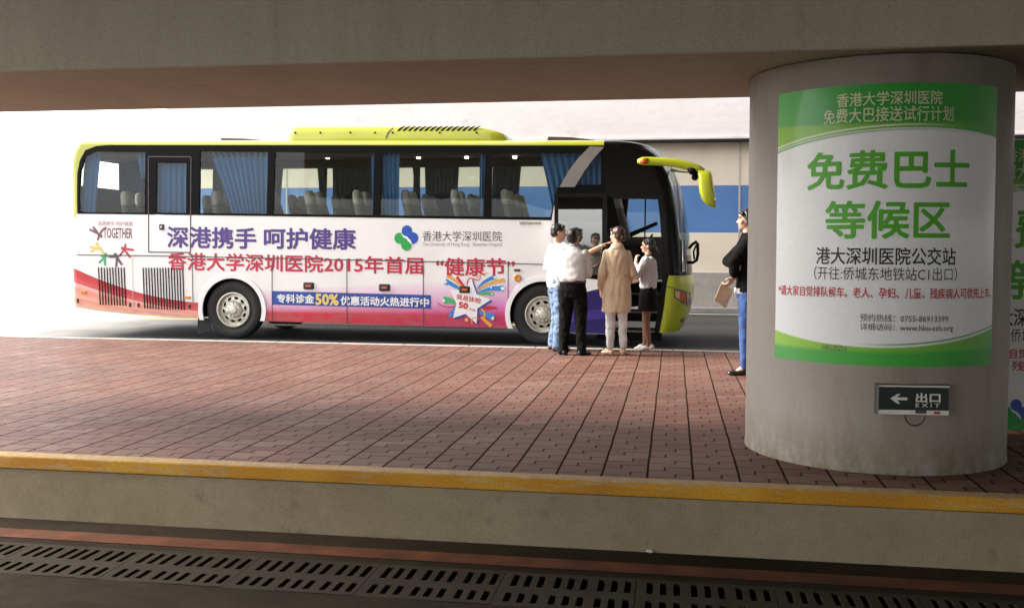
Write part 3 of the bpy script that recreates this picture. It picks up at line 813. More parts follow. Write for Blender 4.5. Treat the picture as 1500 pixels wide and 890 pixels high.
def cap_patch(quad, off, n=5):
    TL, TR, BR, BL = [np.array(q, float) for q in quad]; bm = bmesh.new(); g = []
    for i in range(n+1):
        row = []
        for j in range(n+1):
            s, t = j/n, i/n; p = (1-s)*(1-t)*TL+s*(1-t)*TR+s*t*BR+(1-s)*t*BL
            row.append(bm.verts.new(cap_near(p[0], p[1], off)))
        g.append(row)
    for a, b in zip(g, g[1:]):
        for k in range(n): bm.faces.new((a[k], a[k+1], b[k+1], b[k]))
    return bm
hl = obj('headlight', cap_patch([(987.5, 422), (1011.5, 428), (1012, 452), (987, 436)], .006), pm('headlight_housing', (.18, .15, .12), .2, .2, 40, coat=.8), coach)
obj('lens', cap_patch([(989.5, 425.5), (996, 427), (996.5, 438), (989, 434.5)], .012, 3), pm('clear_lens', (.80, .55, .30), .15, .1, 30, coat=.8), hl)
obj('indicator', cap_patch([(996.5, 427.5), (1005, 429.5), (1005.5, 443), (997, 438)], .012, 3), m_orange, hl)
obj('lens', cap_patch([(1006, 430), (1010.5, 431), (1011, 449), (1006.5, 445)], .012, 3), m_chrome, hl)
obj('fog_lamp', cap_patch([(997, 467), (1003, 465.5), (1001.5, 472), (996.5, 473)], .006, 3), pm('fog_lamp_grey', (.12, .12, .12), .2, .2, 30, coat=.6), coach)
obj('panel_gap', cap_patch([(975.5, 418.5), (989, 422), (989, 423.6), (975.5, 420.2)], .004, 4), m_seam, coach)

# ---- near side: white lower body with wheel arches
AR = .545
def arch(c, r=AR, zb=None, n=30):
    d = math.asin(max(-1, min(1, (c[1]-zb)/r)))
    return [(c[0]+r*math.cos(a), c[1]+r*math.sin(a)) for a in np.linspace(math.pi+d, -d, n)]
zbr = S(286, 466)[1]; zbm = S(391, 470)[1]; zbf = S(750, 481)[1]
rear_arch = arch(RW, zb=zbm); front_arch = arch(FW, zb=zbf)
sillL, sillR = S(112, 313.2), S(886, 322)
lower = [S(112, 450), S(140, 455), S(200, 461), (rear_arch[0][0]-.02, zbr)]+rear_arch+[S(570, 475.5)]+front_arch+[S(886, 489), sillR, sillL]
obj('body_side', plate([lower], YB, .03), m_body, coach)
for c, z_ in ((RW, zbm), (FW, zbf)):
    o_, i_ = arch(c, AR+.06, z_), arch(c, AR-.015, z_)
    obj('wheel_arch', plate([o_+i_[::-1]], YB-.014, .03), m_white_gloss, coach)
    bm = bmesh.new(); n = 24; ra = [[bm.verts.new((c[0]+(AR-.01)*math.cos(a), y, c[1]+(AR-.01)*math.sin(a))) for a in np.linspace(-.25, math.pi+.25, n)] for y in (YB+.01, YB+.75)]
    skin_rings(bm, ra, False, False); obj('wheel_well', bm, m_black, coach)
# ---- window band
def top_line(px): return S(px, 212.9)
band_outer = [S(113.5, 312.5), S(113, 296), S(113.2, 255), S(117, 235), S(125, 220), S(141, 214)]+[(x, zband(x)+.004) for x in np.linspace(S(165, 213)[0], S(884, 213)[0], 8)]+[S(886, 323), S(808, 322.6)]
WIN = {   # glass outlines in the photograph
    'rear': [(117, 309), (115.5, 290), (118, 250), (125, 229), (139, 222), (213, 222.5), (212, 311.5), (124, 311)],
    'emergency': [(229.5, 238.5), (273.5, 238.8), (272.5, 312), (228.5, 311.5)],
    'side1': [(293, 222), (393, 222.5), (390.5, 313), (292, 312)],
    'side2': [(403, 222.5), (548, 223), (546, 315), (400.5, 313.3)],
    'side3': [(558.5, 223), (711, 223.5), (708, 317), (557, 315.2)],
    'side4': [(721, 223.5), (880, 223.5), (880, 270.5), (818, 270.5), (806, 318), (719.5, 317.3)],
}
loops = [band_outer]+[[S(*p) for p in w_] for w_ in WIN.values()]
obj('window_band', plate(loops, YB-.004, .05), m_black, coach)
for k, w_ in WIN.items():
    cx = sum(S(*p)[0] for p in w_)/len(w_); cz = sum(S(*p)[1] for p in w_)/len(w_)
    lp = [(cx+(S(*p)[0]-cx)*1.012, cz+(S(*p)[1]-cz)*1.012) for p in w_]
    obj('window', plate([lp], YB+.012), m_glass, coach)
# grey swept stripe over the front window
st = [(864, 214.5), (885, 215.3), (870, 232), (856, 251), (842, 274), (819.5, 274), (832, 252), (846, 233)]
obj('swept_stripe', plate([[S(*p) for p in st]], YB-.012, .006), pm('stripe_grey', (.22, .20, .19), .45, .06), coach)
# black front quarter above and beside the doorway
zs2 = np.linspace(ZF1, S(975, 292)[1], 14)
qtr = [S(884, 213.1)]+[(xs(z), z) for z in zs2]+[S(900, 291), S(889, 286), S(886, 284)]
obj('front_quarter', plate([qtr], YB-.002, .05), m_black_gloss, coach)
zs3 = np.linspace(S(975, 292)[1]-.002, ZF0, 20)
obj('door_pillar', plate([[(xs(z), z) for z in zs3]+[(xs(z)-.085, z) for z in zs3[::-1]]], YB-.002, .06), m_black_gloss, coach)
# emergency door outline, seams, hatch lines
def line(parent, pts, w_, Y, mat=None, name='panel_gap'):
    ms = []
    for a, b in zip(pts, pts[1:]):
        a, b = Vector(S(*a)), Vector(S(*b)); d = (b-a).normalized(); nrm = Vector((-d.y, d.x))*w_/2
        ms.append(plate([[tuple(a-nrm), tuple(b-nrm), tuple(b+nrm), tuple(a+nrm)]], Y)); Y -= .0004
    return obj(name, merge(ms), mat or m_seam, parent)
line(coach, [(217.5, 230), (217.8, 369), (279, 369.8), (280, 230)], .018, YB-.0065, pm('dark_gap_trim', (.035, .028, .028), .5))
line(coach, [(217.5, 229.5), (280, 229.8)], .018, YB-.0075)
line(coach, [(113.5, 373.2), (217, 374.5), (440, 379), (755, 386), (806, 387.5)], .016, YB-.009)
for a, b in (((281.5, 373), (283, 442)), ((398.6, 379), (399, 470)), ((508, 381.5), (508.5, 474)), ((620, 384), (620.5, 478)), ((744.5, 386), (744, 480))):
    line(coach, [a, b], .013, YB-.0095)
line(coach, [(194, 374), (196, 460)], .008, YB-.0095, pm('faint_gap', (.45, .40, .38), .6))
# ---- rear cap and far side
def outline(xr, xrs, xfs, xf_, hw, nr=3.2, nf=NF, stations=()):
    pts = [(xrs+(xr-xrs)*max(0, math.cos(a))**(2/nr), YM+hw*math.copysign(abs(math.sin(a))**(2/nr), math.sin(a))) for a in np.linspace(math.pi/2, -math.pi/2, 25)]
    pts += [(x, YM-hw) for x in stations]
    pts += [(xfs+(xf_-xfs)*max(0, math.cos(a))**(2/nf), YM+hw*math.copysign(abs(math.sin(a))**(2/nf), math.sin(a))) for a in np.linspace(-math.pi/2, math.pi/2, 41)]
    pts += [(x, YM+hw) for x in stations[::-1]]
    return pts
zsill = sillL[1]; zlow = S(112, 450)[1]
def rear_cap(z0, z1, n, mat, name, pick=lambda y, z: True, zs=None):
    bm = bmesh.new(); rings = []
    for z in (np.linspace(z0, z1, n) if zs is None else zs):
        e = .0 if z > zlow+.1 else .06*(1-(z-zlow)/.1); ri = rear_in(z)
        rings.append([bm.verts.new((XRS+ri+(XR+e-XRS)*max(0, math.cos(a))**(2/3.2), YM+(BW/2)*math.copysign(abs(math.sin(a))**(2/3.2), math.sin(a)), z)) for a in np.linspace(-math.pi/2, math.pi/2, 41)])
    for r0, r1 in zip(rings, rings[1:]):
        for k in range(40):
            q = (r0[k], r0[k+1], r1[k+1], r1[k]); cy = sum(v.co.y for v in q)/4; cz = sum(v.co.z for v in q)/4
            if pick(cy, cz): bm.faces.new(q)
    bmesh.ops.delete(bm, geom=[v for v in bm.verts if not v.link_faces], context='VERTS')
    return obj(name, bm, mat, coach, True)
rear_cap(zlow, zsill-.06, 16, m_body, 'rear_panel')
rz = sorted(set(list(np.linspace(zsill-.06, zband(XRS)+.004, 16))+[2.52, 3.0]))
inwin = lambda y, z: 2.52 < z < 3.0 and abs(y-YM) < .92
rear_cap(0, 0, 0, m_lime, 'rear_corner', lambda y, z: not inwin(y, z), rz)
rear_cap(0, 0, 0, m_glass_far, 'rear_window', inwin, rz)
ln_ = rear_cap(0, 0, 0, m_dark_in, 'rear_lining', lambda y, z: not inwin(y, z) and abs(y-YM) < 1.15, rz); ln_.data.transform(Matrix.Translation((.03, 0, 0)))
obj('rear_corner', plate([[(S(112, 313)[0], zsill), S(113.6, 312.5), S(113.1, 296), S(113.3, 255), S(117.1, 235), S(125.1, 220), S(141, 213.9), (S(165, 213)[0], zband(-10)+.004)]+[(XRS+rear_in(z), z) for z in np.linspace(zband(-10)+.003, zsill+.5, 12)]], YB-.001, .02), m_lime, coach)
drv = [on_y(p, q, YF) for p, q in ((921, 291), (967, 291), (969.5, 347), (915, 347))]
def far_win(k):
    lp = [S(*p) for p in WIN[k]]
    if k == 'side4': lp = [S(721, 223.5), S(835, 223.5), S(835, 317), S(719.5, 317.3)]
    return lp
far_outer = [(XRS, zlow), (XRS, zband(XRS)), (xs(ZF1), zband(xs(ZF1))), (xs(2.6), 2.6), (xs(1.5), 1.5), (xs(.5), .45), (-2, .3), (-8, .3)]
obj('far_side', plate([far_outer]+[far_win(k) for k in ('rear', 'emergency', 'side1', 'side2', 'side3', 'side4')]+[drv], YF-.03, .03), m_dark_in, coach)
for k in ('rear', 'emergency', 'side1', 'side2', 'side3', 'side4'): obj('window', plate([far_win(k)], YF-.012), m_glass_far, coach)
obj('window', plate([drv], YF-.012), m_glass_far, coach)
obj('window_header', plate([[on_y(p, q, YF-.06) for p, q in ((905, 278), (963, 278), (966, 289), (903, 289))]], YF-.06, .02), m_grey_in, coach)
line_ = [on_y(p, q, YF-.05) for p, q in ((944.5, 291), (946.5, 291), (945.5, 347), (943.5, 347))]
obj('window_divider', plate([line_], YF-.05, .02), m_black, coach)

# ---- roof
x885 = S(884.5, 213)[0]
stations = sorted(list(np.linspace(XRS+.75, xs(ZF1)-.35, 22))+[x885])
levels = []     # px on the front outline and the rear outline
prof = [(0, 945, 112, 0), (.2, 941, 113.5, .004), (.45, 932, 117, .03), (.7, 918, 124, .085), (.88, 905, 135, .17), (.97, 893, 150, .30), (1.0, 882, 165, .45)]
ztop = S(500, 203.4)[1]-zband(S(500, 213)[0])
bm = bmesh.new(); rings = []
xfs0 = xs(ZF1)
for f, pf, pr, ins in prof:
    z = f*ztop; xf_ = min(xf(ZF1), 9) if f == 0 else on_y(pf, 213-f*9.6, YM)[0]
    xf_ = xf(ZF1)-(0, .03, .10, .22, .36, .50, .66)[prof.index((f, pf, pr, ins))]
    zz = zband(XRS)+.004+z; xr = XR+rear_in(zz)+(.15 if f == 1 else 0)
    sh = (0, .0, .0, .05, .12, .22, .35)[prof.index((f, pf, pr, ins))]
    o_ = outline(xr, XRS+rear_in(zz)+(.15 if f == 1 else 0), xfs0-sh, xf_, BW/2-ins, stations=stations)
    rings.append([bm.verts.new((x, y, zband(x)+.004+z)) for x, y in o_])
skin_rings(bm, rings, False)
bm.faces.new(rings[-1])
bm.normal_update()
allf = bm.faces[:]
bm2 = bm.copy()
bmesh.ops.delete(bm, geom=[f for f in bm.faces if len(f.verts) == 4 and f.calc_center_median().x > x885], context='FACES')
bmesh.ops.delete(bm2, geom=[f for f in bm2.faces if len(f.verts) > 4 or f.calc_center_median().x < x885], context='FACES')
obj('roof', bm, m_lime, coach, False); obj('front_cowl', bm2, m_black_gloss, coach, True)
roof_z = lambda x: zband(x)+.004+ztop
# air conditioning pod
def pod(px0, px1, prof_, y0, y1, mat, name):
    """prof_: (inset along x front, rear, inset y, height)"""
    a, b = S(px0, 203)[0], S(px1, 203)[0]; bm = bmesh.new(); rings = []
    for fr, rr, iy, h in prof_:
        pts = []
        x0, x1, c0, c1, rad = a+rr, b-fr, y0+iy, y1-iy, .22
        for (cx, cy, a0) in ((x0+rad, c0+rad, math.pi), (x1-rad*1.6, c0+rad, 1.5*math.pi), (x1-rad*1.6, c1-rad, 0), (x0+rad, c1-rad, .5*math.pi)):
            ex = rad*(1.6 if cx > (a+b)/2 else 1)
            pts += [(cx+ex*math.cos(a0+t), cy+rad*math.sin(a0+t)) for t in np.linspace(0, math.pi/2, 8)]
        rings.append([bm.verts.new((x, y, roof_z(x)+h)) for x, y in pts])
    skin_rings(bm, rings); return obj(name, bm, mat, coach, True)
hp = (S(580, 186)[1]-S(580, 203.4)[1])+.06
ac = pod(403, 741, [(0, 0, 0, -.06), (.02, 0, 0, .02), (.10, .01, .005, .5*hp), (.30, .04, .03, .82*hp), (.42, .10, .09, .94*hp), (.52, .18, .2, .97*hp)], YB+.28, YF-.28, m_lime, 'air_conditioner')
for p in ac.data.polygons:
    if len(p.vertices) > 4: p.use_smooth = False
yac = YB+.28
bm = bmesh.new()
for k in range(15):
    px = 584+k*7.9; x = on_y(px, 188.4, yac+.06)[0]; zr_ = roof_z(x)
    for (d0, h0), (d1, h1) in (((.010, .60*hp), (.024, .82*hp)), ((.024, .82*hp), (.066, .935*hp))):
        sk0, sk1 = (0, .05) if d0 < .02 else (.05, .10)
        bm.faces.new([bm.verts.new(q) for q in ((x-.018+sk0, yac+d0, zr_+h0+.004), (x+.026+sk0, yac+d0, zr_+h0+.004), (x+.026+sk1, yac+d1, zr_+h1+.005), (x-.018+sk1, yac+d1, zr_+h1+.005))])
obj('vent_slats', bm, m_black, coach)
bm = bmesh.new()
for px in (432, 469, 513, 549, 575, 644, 698):
    x, z = on_y(px, 194.3, yac); bmesh.ops.create_icosphere(bm, subdivisions=2, radius=.018, matrix=Matrix.Translation((x, yac+.008, z)))
b_ = obj('bolt', bm, m_black, coach); b_['kind'] = 'stuff'
gp = [on_y(p, q, yac-.004) for p, q in ((564.5, 203), (566.5, 203), (569.5, 195), (577, 187.5), (575, 187), (567.5, 194.5))]
obj('panel_gap', plate([gp], yac-.004), m_seam, coach)
# roof hatches
for px0, px1, py0 in ((290, 372, 197.3), (791, 876, 195.0)):
    a, b = S(px0, 203)[0], S(px1, 203)[0]; h = S(px0, py0)[1]-S(px0, 203.3)[1]+.03
    bm = bmesh.new()
    pr_ = [(a, .02), (a+.03, h), (a+(b-a)*.45, h*.92), (b-.12, h*.55), (b, .0)]
    lo = [bm.verts.new((x, YM-.45, roof_z(x)+z)) for x, z in pr_]+[bm.verts.new((x, YM-.45, roof_z(x)-.02)) for x in (b, a)]
    hi = [bm.verts.new((v.co.x, YM+.45, v.co.z)) for v in lo]; skin_rings(bm, [lo, hi])
    obj('roof_hatch', bm, pm('hatch_brown', (.060, .038, .028), .5, .2, 6), coach)

# ---- wheels
def make_wheel(c, Y, face=-1):
    bm = bmesh.new(); s = face
    lathe_y(bm, c[0], c[1], [(Y+s*-.27, .30), (Y+s*-.27, RT-.05), (Y+s*-.24, RT-.012), (Y+s*-.2, RT), (Y+s*-.06, RT), (Y+s*-.03, RT-.006), (Y+s*-.008, RT-.035), (Y+s*.004, RT-.075), (Y+s*.006, RT-.12), (Y+s*-.004, RT-.155), (Y+s*-.02, .292)], 56)
    for k in range(8):
        pass
    ty = obj('wheel', bm, m_rubber, coach, True)
    # rim: flange, dished disc with ten openings, hub and nuts
    bm = bmesh.new()
    lathe_y(bm, c[0], c[1], [(Y+s*-.02, .296), (Y+s*.012, .292), (Y+s*.014, .276), (Y+s*-.01, .262), (Y+s*-.05, .255), (Y+s*-.20, .25)], 56)
    loops = [circle_loop(c[0], c[1], .258, 48)]
    for k in range(10):
        a = 2*math.pi*k/10+.15; pc = (c[0]+.195*math.cos(a), c[1]+.195*math.sin(a))
        loops.append([(pc[0]+math.cos(a)*.022*math.cos(t)-math.sin(a)*.040*math.sin(t), pc[1]+math.sin(a)*.022*math.cos(t)+math.cos(a)*.040*math.sin(t)) for t in np.linspace(0, 2*math.pi, 14, endpoint=False)])
    me = plate(loops, Y+s*-.055, .012)
    for v in me.vertices:
        r = math.hypot(v.co.x-c[0], v.co.z-c[1]); v.co.y += s*.045*max(0, 1-r/.24)
    bm.from_mesh(me); bpy.data.meshes.remove(me)
    lathe_y(bm, c[0], c[1], [(Y+s*-.03, .135), (Y+s*.0, .120), (Y+s*.012, .075), (Y+s*.03, .06), (Y+s*.034, 0.001)], 32)
    for k in range(10):
        a = 2*math.pi*(k+.5)/10; x, z = c[0]+.105*math.cos(a), c[1]+.105*math.sin(a)
        tube(bm, [(x, Y+s*-.02, z), (x, Y+s*.022, z)], .013, 6)
    rim = obj('rim', bm, m_silver, ty)
    bm = bmesh.new(); lathe_y(bm, c[0], c[1], [(Y+s*-.16, .262), (Y+s*-.16, .001)], 32); obj('brake_drum', bm, m_black, ty)
    return ty
for c in (RW, FW):
    make_wheel(c, YB+.045); make_wheel(c, YF-.045, 1)
fl = [S(287.5, 466), S(305, 466), S(306, 484), S(286, 490)]
obj('mudflap', plate([fl], YB+.06, .02), m_rubber, coach)
# chassis, floor, inner linings
zfl = 1.18
obj('underbody', mkbox(rear_arch[-1][0]+.05, front_arch[0][0]-.05, YB+.12, YF-.12, .24, zfl-.05), m_black, coach)
obj('underbody', mkbox(XRS+.05, rear_arch[0][0]-.05, YB+.12, YF-.12, .50, zfl-.05), m_black, coach)
for a_, c_ in ((rear_arch, RW), (front_arch, FW)):
    bm = bmesh.new(); box(bm, a_[0][0]-.05, a_[-1][0]+.05, YB+.42, YF-.42, .25, zfl-.05); box(bm, c_[0]-.06, c_[0]+.06, YB+.2, YF-.2, RW[1]-.06, RW[1]+.06)
    obj('axle', bm, m_black, coach)
obj('side_rail', mkbox(rear_arch[-1][0]+.05, front_arch[0][0]-.02, YB+.09, YB+.13, .145, .175), pm('dull_steel', (.16, .14, .12), .5, .2, 12, metal=.4), coach)
XC1 = S(884, 300)[0]
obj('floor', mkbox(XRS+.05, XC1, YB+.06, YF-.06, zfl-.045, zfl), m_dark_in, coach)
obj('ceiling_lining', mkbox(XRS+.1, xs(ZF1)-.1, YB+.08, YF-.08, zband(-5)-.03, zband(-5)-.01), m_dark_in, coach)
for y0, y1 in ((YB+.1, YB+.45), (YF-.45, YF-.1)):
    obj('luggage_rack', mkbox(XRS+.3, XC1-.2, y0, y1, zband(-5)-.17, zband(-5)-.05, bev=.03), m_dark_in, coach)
m_lamp = emit_mat('reading_lamp', (1, .85, .6), 4)
bm_l = []
for px, py in ((480, 231.5), (613, 231.5), (683.5, 231), (754, 231), (826, 229.5)):
    y = YB+.32; x, z = on_y(px, py, y); bm = bmesh.new()
    tube(bm, [(x, y, z+.02), (x, y, z-.012)], [.035, .028], 12); obj('reading_lamp', bm, m_lamp, coach)
# front interior: dash, steps, driver seat, wheel
xd0, xd1 = XC1+.05, xs(1.2)
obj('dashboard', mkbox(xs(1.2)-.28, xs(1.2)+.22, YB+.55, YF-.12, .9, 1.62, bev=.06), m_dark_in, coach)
for k, py in enumerate((430, 456, 483)):
    z = S(925, py, .2+.12*(2-k))[1]
    st_ = obj('step', mkbox(XC1-.1, xs(.8)-.06, YB+.08+.30*(2-k), YB+.72+.2*(2-k), z-.16, z), m_black, coach)
    obj('nosing', mkbox(XC1-.1, xs(.8)-.065, YB+.068+.30*(2-k), YB+.085+.30*(2-k), z-.025, z+.003), pm('worn_nosing', (.13, .12, .105), .5, .2), st_)
bm = bmesh.new(); z_ = S(940, 410, .15)[1]
tube(bm, [(XC1+.02, YB+.15, z_), (xs(.8)-.05, YB+.15, z_-.01)], .014, 8); obj('handrail', bm, pm('pale_rail', (.6, .58, .52), .35, .1), coach)
obj('entry_wall', mkbox(XC1-.06, XC1-.02, YB+.1, YF-.1, .3, zfl+.55), m_dark_in, coach)
bm = bmesh.new(); sc_ = Vector((xs(1.8)-.36, YF-.62, 1.50)); tl = Matrix.Rotation(R(-62), 4, 'Y')
pts = [sc_+(tl @ Vector((.23*math.cos(a), .23*math.sin(a), 0))) for a in np.linspace(0, 2*math.pi, 33)]
tube(bm, pts[:-1]+[pts[0]], .017, 8); tube(bm, [sc_+(tl @ Vector((-.22, 0, 0))), sc_, sc_+(tl @ Vector((.22, 0, 0)))], .014, 6)
tube(bm, [sc_, sc_+Vector((.25, 0, -.35))], .03, 8)
obj('steering_wheel', bm, m_black, coach)
bm = bmesh.new()
tube(bm, [on_y(905, 352, YF-.7)[:1]+(YF-.7,)+on_y(905, 352, YF-.7)[1:], on_y(962, 327, YF-.3)[:1]+(YF-.3,)+on_y(962, 327, YF-.3)[1:]], [.05, .03], 8)
obj('dash_edge', bm, m_black, coach)  # dark bar standing in for the dashboard edge

# ---- seats
m_seat = pm('seat_fabric', (.15, .13, .115), .85, .25, 14, .2, 60)
m_cover = pm('headrest_cloth', (.42, .40, .36), .8, .08, 14)
def seat_mesh():
    bm = bmesh.new(); rings = []
    for h, w_, th, lean in ((0, .21, .07, 0), (.12, .22, .075, -.02), (.35, .22, .07, -.075), (.52, .205, .06, -.12), (.60, .17, .06, -.145), (.68, .145, .062, -.16), (.76, .13, .05, -.17), (.80, .09, .03, -.172)):
        rings.append([bm.verts.new((lean+th*math.copysign(abs(math.cos(a))**.7, math.cos(a)), w_*math.copysign(abs(math.sin(a))**.6, math.sin(a)), .42+h)) for a in np.linspace(0, 2*math.pi, 20, endpoint=False)])
    skin_rings(bm, rings)
    box(bm, -.06, .42, -.215, .215, .32, .45, .04); box(bm, -.02, .3, -.05, .05, 0, .33)
    me = bpy.data.meshes.new('seat'); bm.to_mesh(me); bm.free()
    bm = bmesh.new(); rings = []
    for h, w_, th, lean in ((.56, .192, .068, -.128), (.62, .168, .068, -.147), (.69, .150, .069, -.161), (.77, .135, .055, -.171), (.81, .09, .032, -.173)):
        rings.append([bm.verts.new((lean+th*math.copysign(abs(math.cos(a))**.7, math.cos(a)), w_*math.copysign(abs(math.sin(a))**.6, math.sin(a)), .42+h)) for a in np.linspace(0, 2*math.pi, 20, endpoint=False)])
    skin_rings(bm, rings); mc = bpy.data.meshes.new('cover'); bm.to_mesh(mc); bm.free()
    for m_ in (me, mc): m_.polygons.foreach_set('use_smooth', [True]*len(m_.polygons))
    me.materials.append(m_seat); mc.materials.append(m_cover); return me, mc
sm_, cm_ = seat_mesh()
def add_seat(x, y):
    o = bpy.data.objects.new('seat', sm_); COL.objects.link(o); o.parent = coach; o.location = Vector((x, y, zfl))-coach.location
    c = bpy.data.objects.new('headrest_cover', cm_); COL.objects.link(c); c.parent = o
x0s = S(452, 285)[0]+.05
for k in range(-4, 6):
    x = x0s+k*.835
    if XRS+.5 < x < XC1-.5:
        for y in (YB+.36, YB+.82, YF-.82, YF-.36): add_seat(x, y)
add_seat(XC1+.28, YF-.62)

# ---- curtains
m_curt = pm('blue_curtain', (.045, .15, .34), .85, .18, 3, stretch=(6, 1, .4))
m_curt2 = pm('grey_blue_curtain', (.085, .13, .165), .85, .2, 3, stretch=(6, 1, .4))
def curtain(tl, tr, br, bl, Y, pleats, mat):
    P = [np.array(on_y(*p, Y)) for p in (tl, tr, br, bl)]; nx, nz = pleats*6, 12; bm = bmesh.new(); g = []
    rr = random.Random(int(tl[0]*7)); ph = [rr.uniform(-.5, .5) for _ in range(nx+1)]
    for i in range(nz+1):
        row = []
        for j in range(nx+1):
            s, t = j/nx, i/nz
            t2 = t**.8
            p = (1-s)*(1-t2)*P[0]+s*(1-t2)*P[1]+s*t2*P[2]+(1-s)*t2*P[3]
            z = (1-t)*((1-s)*P[0][1]+s*P[1][1])+t*((1-s)*P[3][1]+s*P[2][1])
            row.append(bm.verts.new((p[0], Y+.022*math.sin(2*math.pi*pleats*s+ph[j]*.6)*(.6+.4*t), z)))
        g.append(row)
    for a, b in zip(g, g[1:]):
        for k in range(nx): bm.faces.new((a[k], a[k+1], b[k+1], b[k]))
    return obj('curtain', bm, mat, coach, True)
CN, CF = YB+.10, YF-.12
curtain((126, 224), (148, 224), (140, 312), (118, 312), CN, 3, m_curt)
curtain((199, 224), (214, 224), (214, 262), (207, 262), CN, 2, m_curt)
curtain((226, 237), (275, 237), (275, 314), (226, 314), CN, 6, m_curt)
curtain((304, 221), (394, 221), (392, 316), (340, 316), CN, 10, m_curt)
curtain((543, 222), (550, 222), (548, 316), (544, 316), CN, 1, m_curt)
curtain((557, 222), (586, 222), (584, 317), (563, 317), CN, 4, m_curt)
curtain((703, 222), (713, 222), (711, 319), (702, 319), CN, 2, m_curt)
curtain((789, 222), (884, 222), (882, 276), (812, 320), CN, 9, m_curt)
bm = bmesh.new(); g = []      # curtain half drawn across the rear windscreen
for i in range(7):
    g.append([bm.verts.new((XRS-.02+.02*math.sin(j*1.6), YM+.10+.85*j/30, 3.06-.60*i/6)) for j in range(31)])
for a_, c_ in zip(g, g[1:]):
    for k in range(30): bm.faces.new((a_[k], a_[k+1], c_[k+1], c_[k]))
obj('curtain', bm, m_curt, coach, True)
curtain((464, 240), (474, 240), (480, 330), (471, 330), CF, 2, m_curt2)
curtain((402, 240), (416, 240), (409, 330), (402, 330), CF, 2, m_curt2)
curtain((487, 240), (587, 240), (570, 330), (488, 330), CF, 13, m_curt2)
curtain((603, 240), (613, 240), (618, 330), (613, 330), CF, 2, m_curt2)
curtain((622, 240), (673, 240), (668, 330), (624, 330), CF, 8, m_curt2)
curtain((722, 240), (764, 240), (757, 330), (720, 330), CF, 6, m_curt2)
curtain((310, 240), (374, 240), (374, 330), (322, 330), CF, 7, m_curt2)

# ---- lettering and printed graphics on the coach side
def ink(n, c): return pm(n, c, .38, .05, 3)
i_purple = ink('purple_ink', (.065, .030, .20)); i_crimson = ink('crimson_ink', (.46, .012, .045)); i_blue = ink('banner_blue', (.010, .055, .30))
i_white = ink('print_white', (.74, .73, .73)); i_yel = ink('print_yellow', (.74, .52, .12)); i_dgrey = ink('print_dark', (.085, .07, .065)); i_lgrey = ink('print_grey', (.30, .28, .26))
i_red = ink('print_red', (.52, .02, .02)); i_star = ink('star_blue', (.012, .05, .30)); i_sky = ink('ribbon_blue', (.03, .20, .52)); i_or = ink('ribbon_orange', (.66, .33, .04)); i_gr = ink('ribbon_green', (.05, .36, .10))
def side_text(body, x0, x1, yl, yr, hl, hr, mat, bold=0, dy=.0035, name='lettering', space=1.0, par=None):
    """yl, yr = top of the line at its left and right end; hl, hr its height there"""
    q = (S(x0, yl), S(x1, yr), S(x1, yr+hr), S(x0, yl+hl))
    return letters(name, text_quad(body, q, YB-dy, bold, space), mat, par or coach)
side_text('深港携手', 244.8, 375.8, 331, 333.6, 32, 31.5, i_purple, .026)
side_text('呵护健康', 386.5, 521.5, 333, 334.2, 31.5, 32, i_purple, .026)
side_text('香港大学深圳医院2015年首届', 246.5, 620.5, 369, 376.2, 26.5, 25.5, i_crimson, .022)
side_text('“健康节”', 638.5, 754.5, 376.5, 378, 27, 27, i_crimson, .022)
bnr = obj('blue_banner', plate([[S(399.2, 426), S(631.2, 432), S(631.2, 452), S(399.2, 446)]], YB-.003), i_blue, coach)
side_text('专科诊金', 405.5, 460.5, 430.2, 431, 13.2, 13.5, i_white, .03, .0065, par=bnr)
side_text('50%', 462, 496.5, 429.5, 430.5, 17, 17, i_yel, .04, .0065, par=bnr)
side_text('优惠活动火热进行中', 499, 628.5, 433.2, 436, 13.6, 13.6, i_white, .03, .0065, par=bnr)
side_text('香港大学深圳医院', 619, 735, 338.2, 338.6, 14.8, 14.8, i_dgrey, .0)
side_text('The University of Hong Kong · Shenzhen Hospital', 619, 735, 354.6, 355, 7, 7, i_lgrey, .0)
ec = S(595.2, 348.5); emblem(coach, ec[0], ec[1], S(613, 348)[0]-S(577.6, 348)[0], S(595, 330)[1]-S(595, 367)[1], YB)
tg = side_text('TOGETHER', 151.5, 194, 333.5, 334, 15, 15.3, ink('logo_brown', (.16, .07, .075)), .012, .003, 'logo_lettering')
side_text('深港携手 呵护健康', 143, 194.5, 323.8, 324.3, 6.5, 6.5, ink('faint_pink', (.50, .30, .30)), .004, .003)
# ring of small leaping figures under the logo word
def stick(parent, pts_px, w_, mat, dy=.004):
    ms = []
    for k, ln in enumerate(pts_px):
        P = [Vector(S(*p)) for p in ln]; L, Rr = [], []
        for i, p in enumerate(P):
            d = (P[min(i+1, len(P)-1)]-P[max(0, i-1)]).normalized(); nrm = Vector((-d.y, d.x))*w_/2*(1-.45*abs(i/(len(P)-1)-.4))
            L.append(tuple(p+nrm)); Rr.append(tuple(p-nrm))
        ms.append(plate([L+Rr[::-1]], YB-dy-.0005*k))
    return obj('logo_figure', merge(ms), mat, parent)
def dot(px, py, r): c = S(px, py); return circle_loop(c[0], c[1], r, 14)
def figure(lines, head, mat):
    o = stick(tg, lines, .042, mat)
    bm = bmesh.new(); bm.from_mesh(o.data); me = plate([dot(*head, .028)], YB-.0075); me.transform(Matrix.Translation(-base_of(tg))); bm.from_mesh(me); bm.to_mesh(o.data); bm.free()
figure([[(131, 336), (140, 340), (146, 343)], [(136, 332), (141, 338), (145, 345), (143, 352)], [(146, 343), (150, 337), (156, 333)]], (148, 345.5), ink('figure_brown', (.16, .07, .075)))
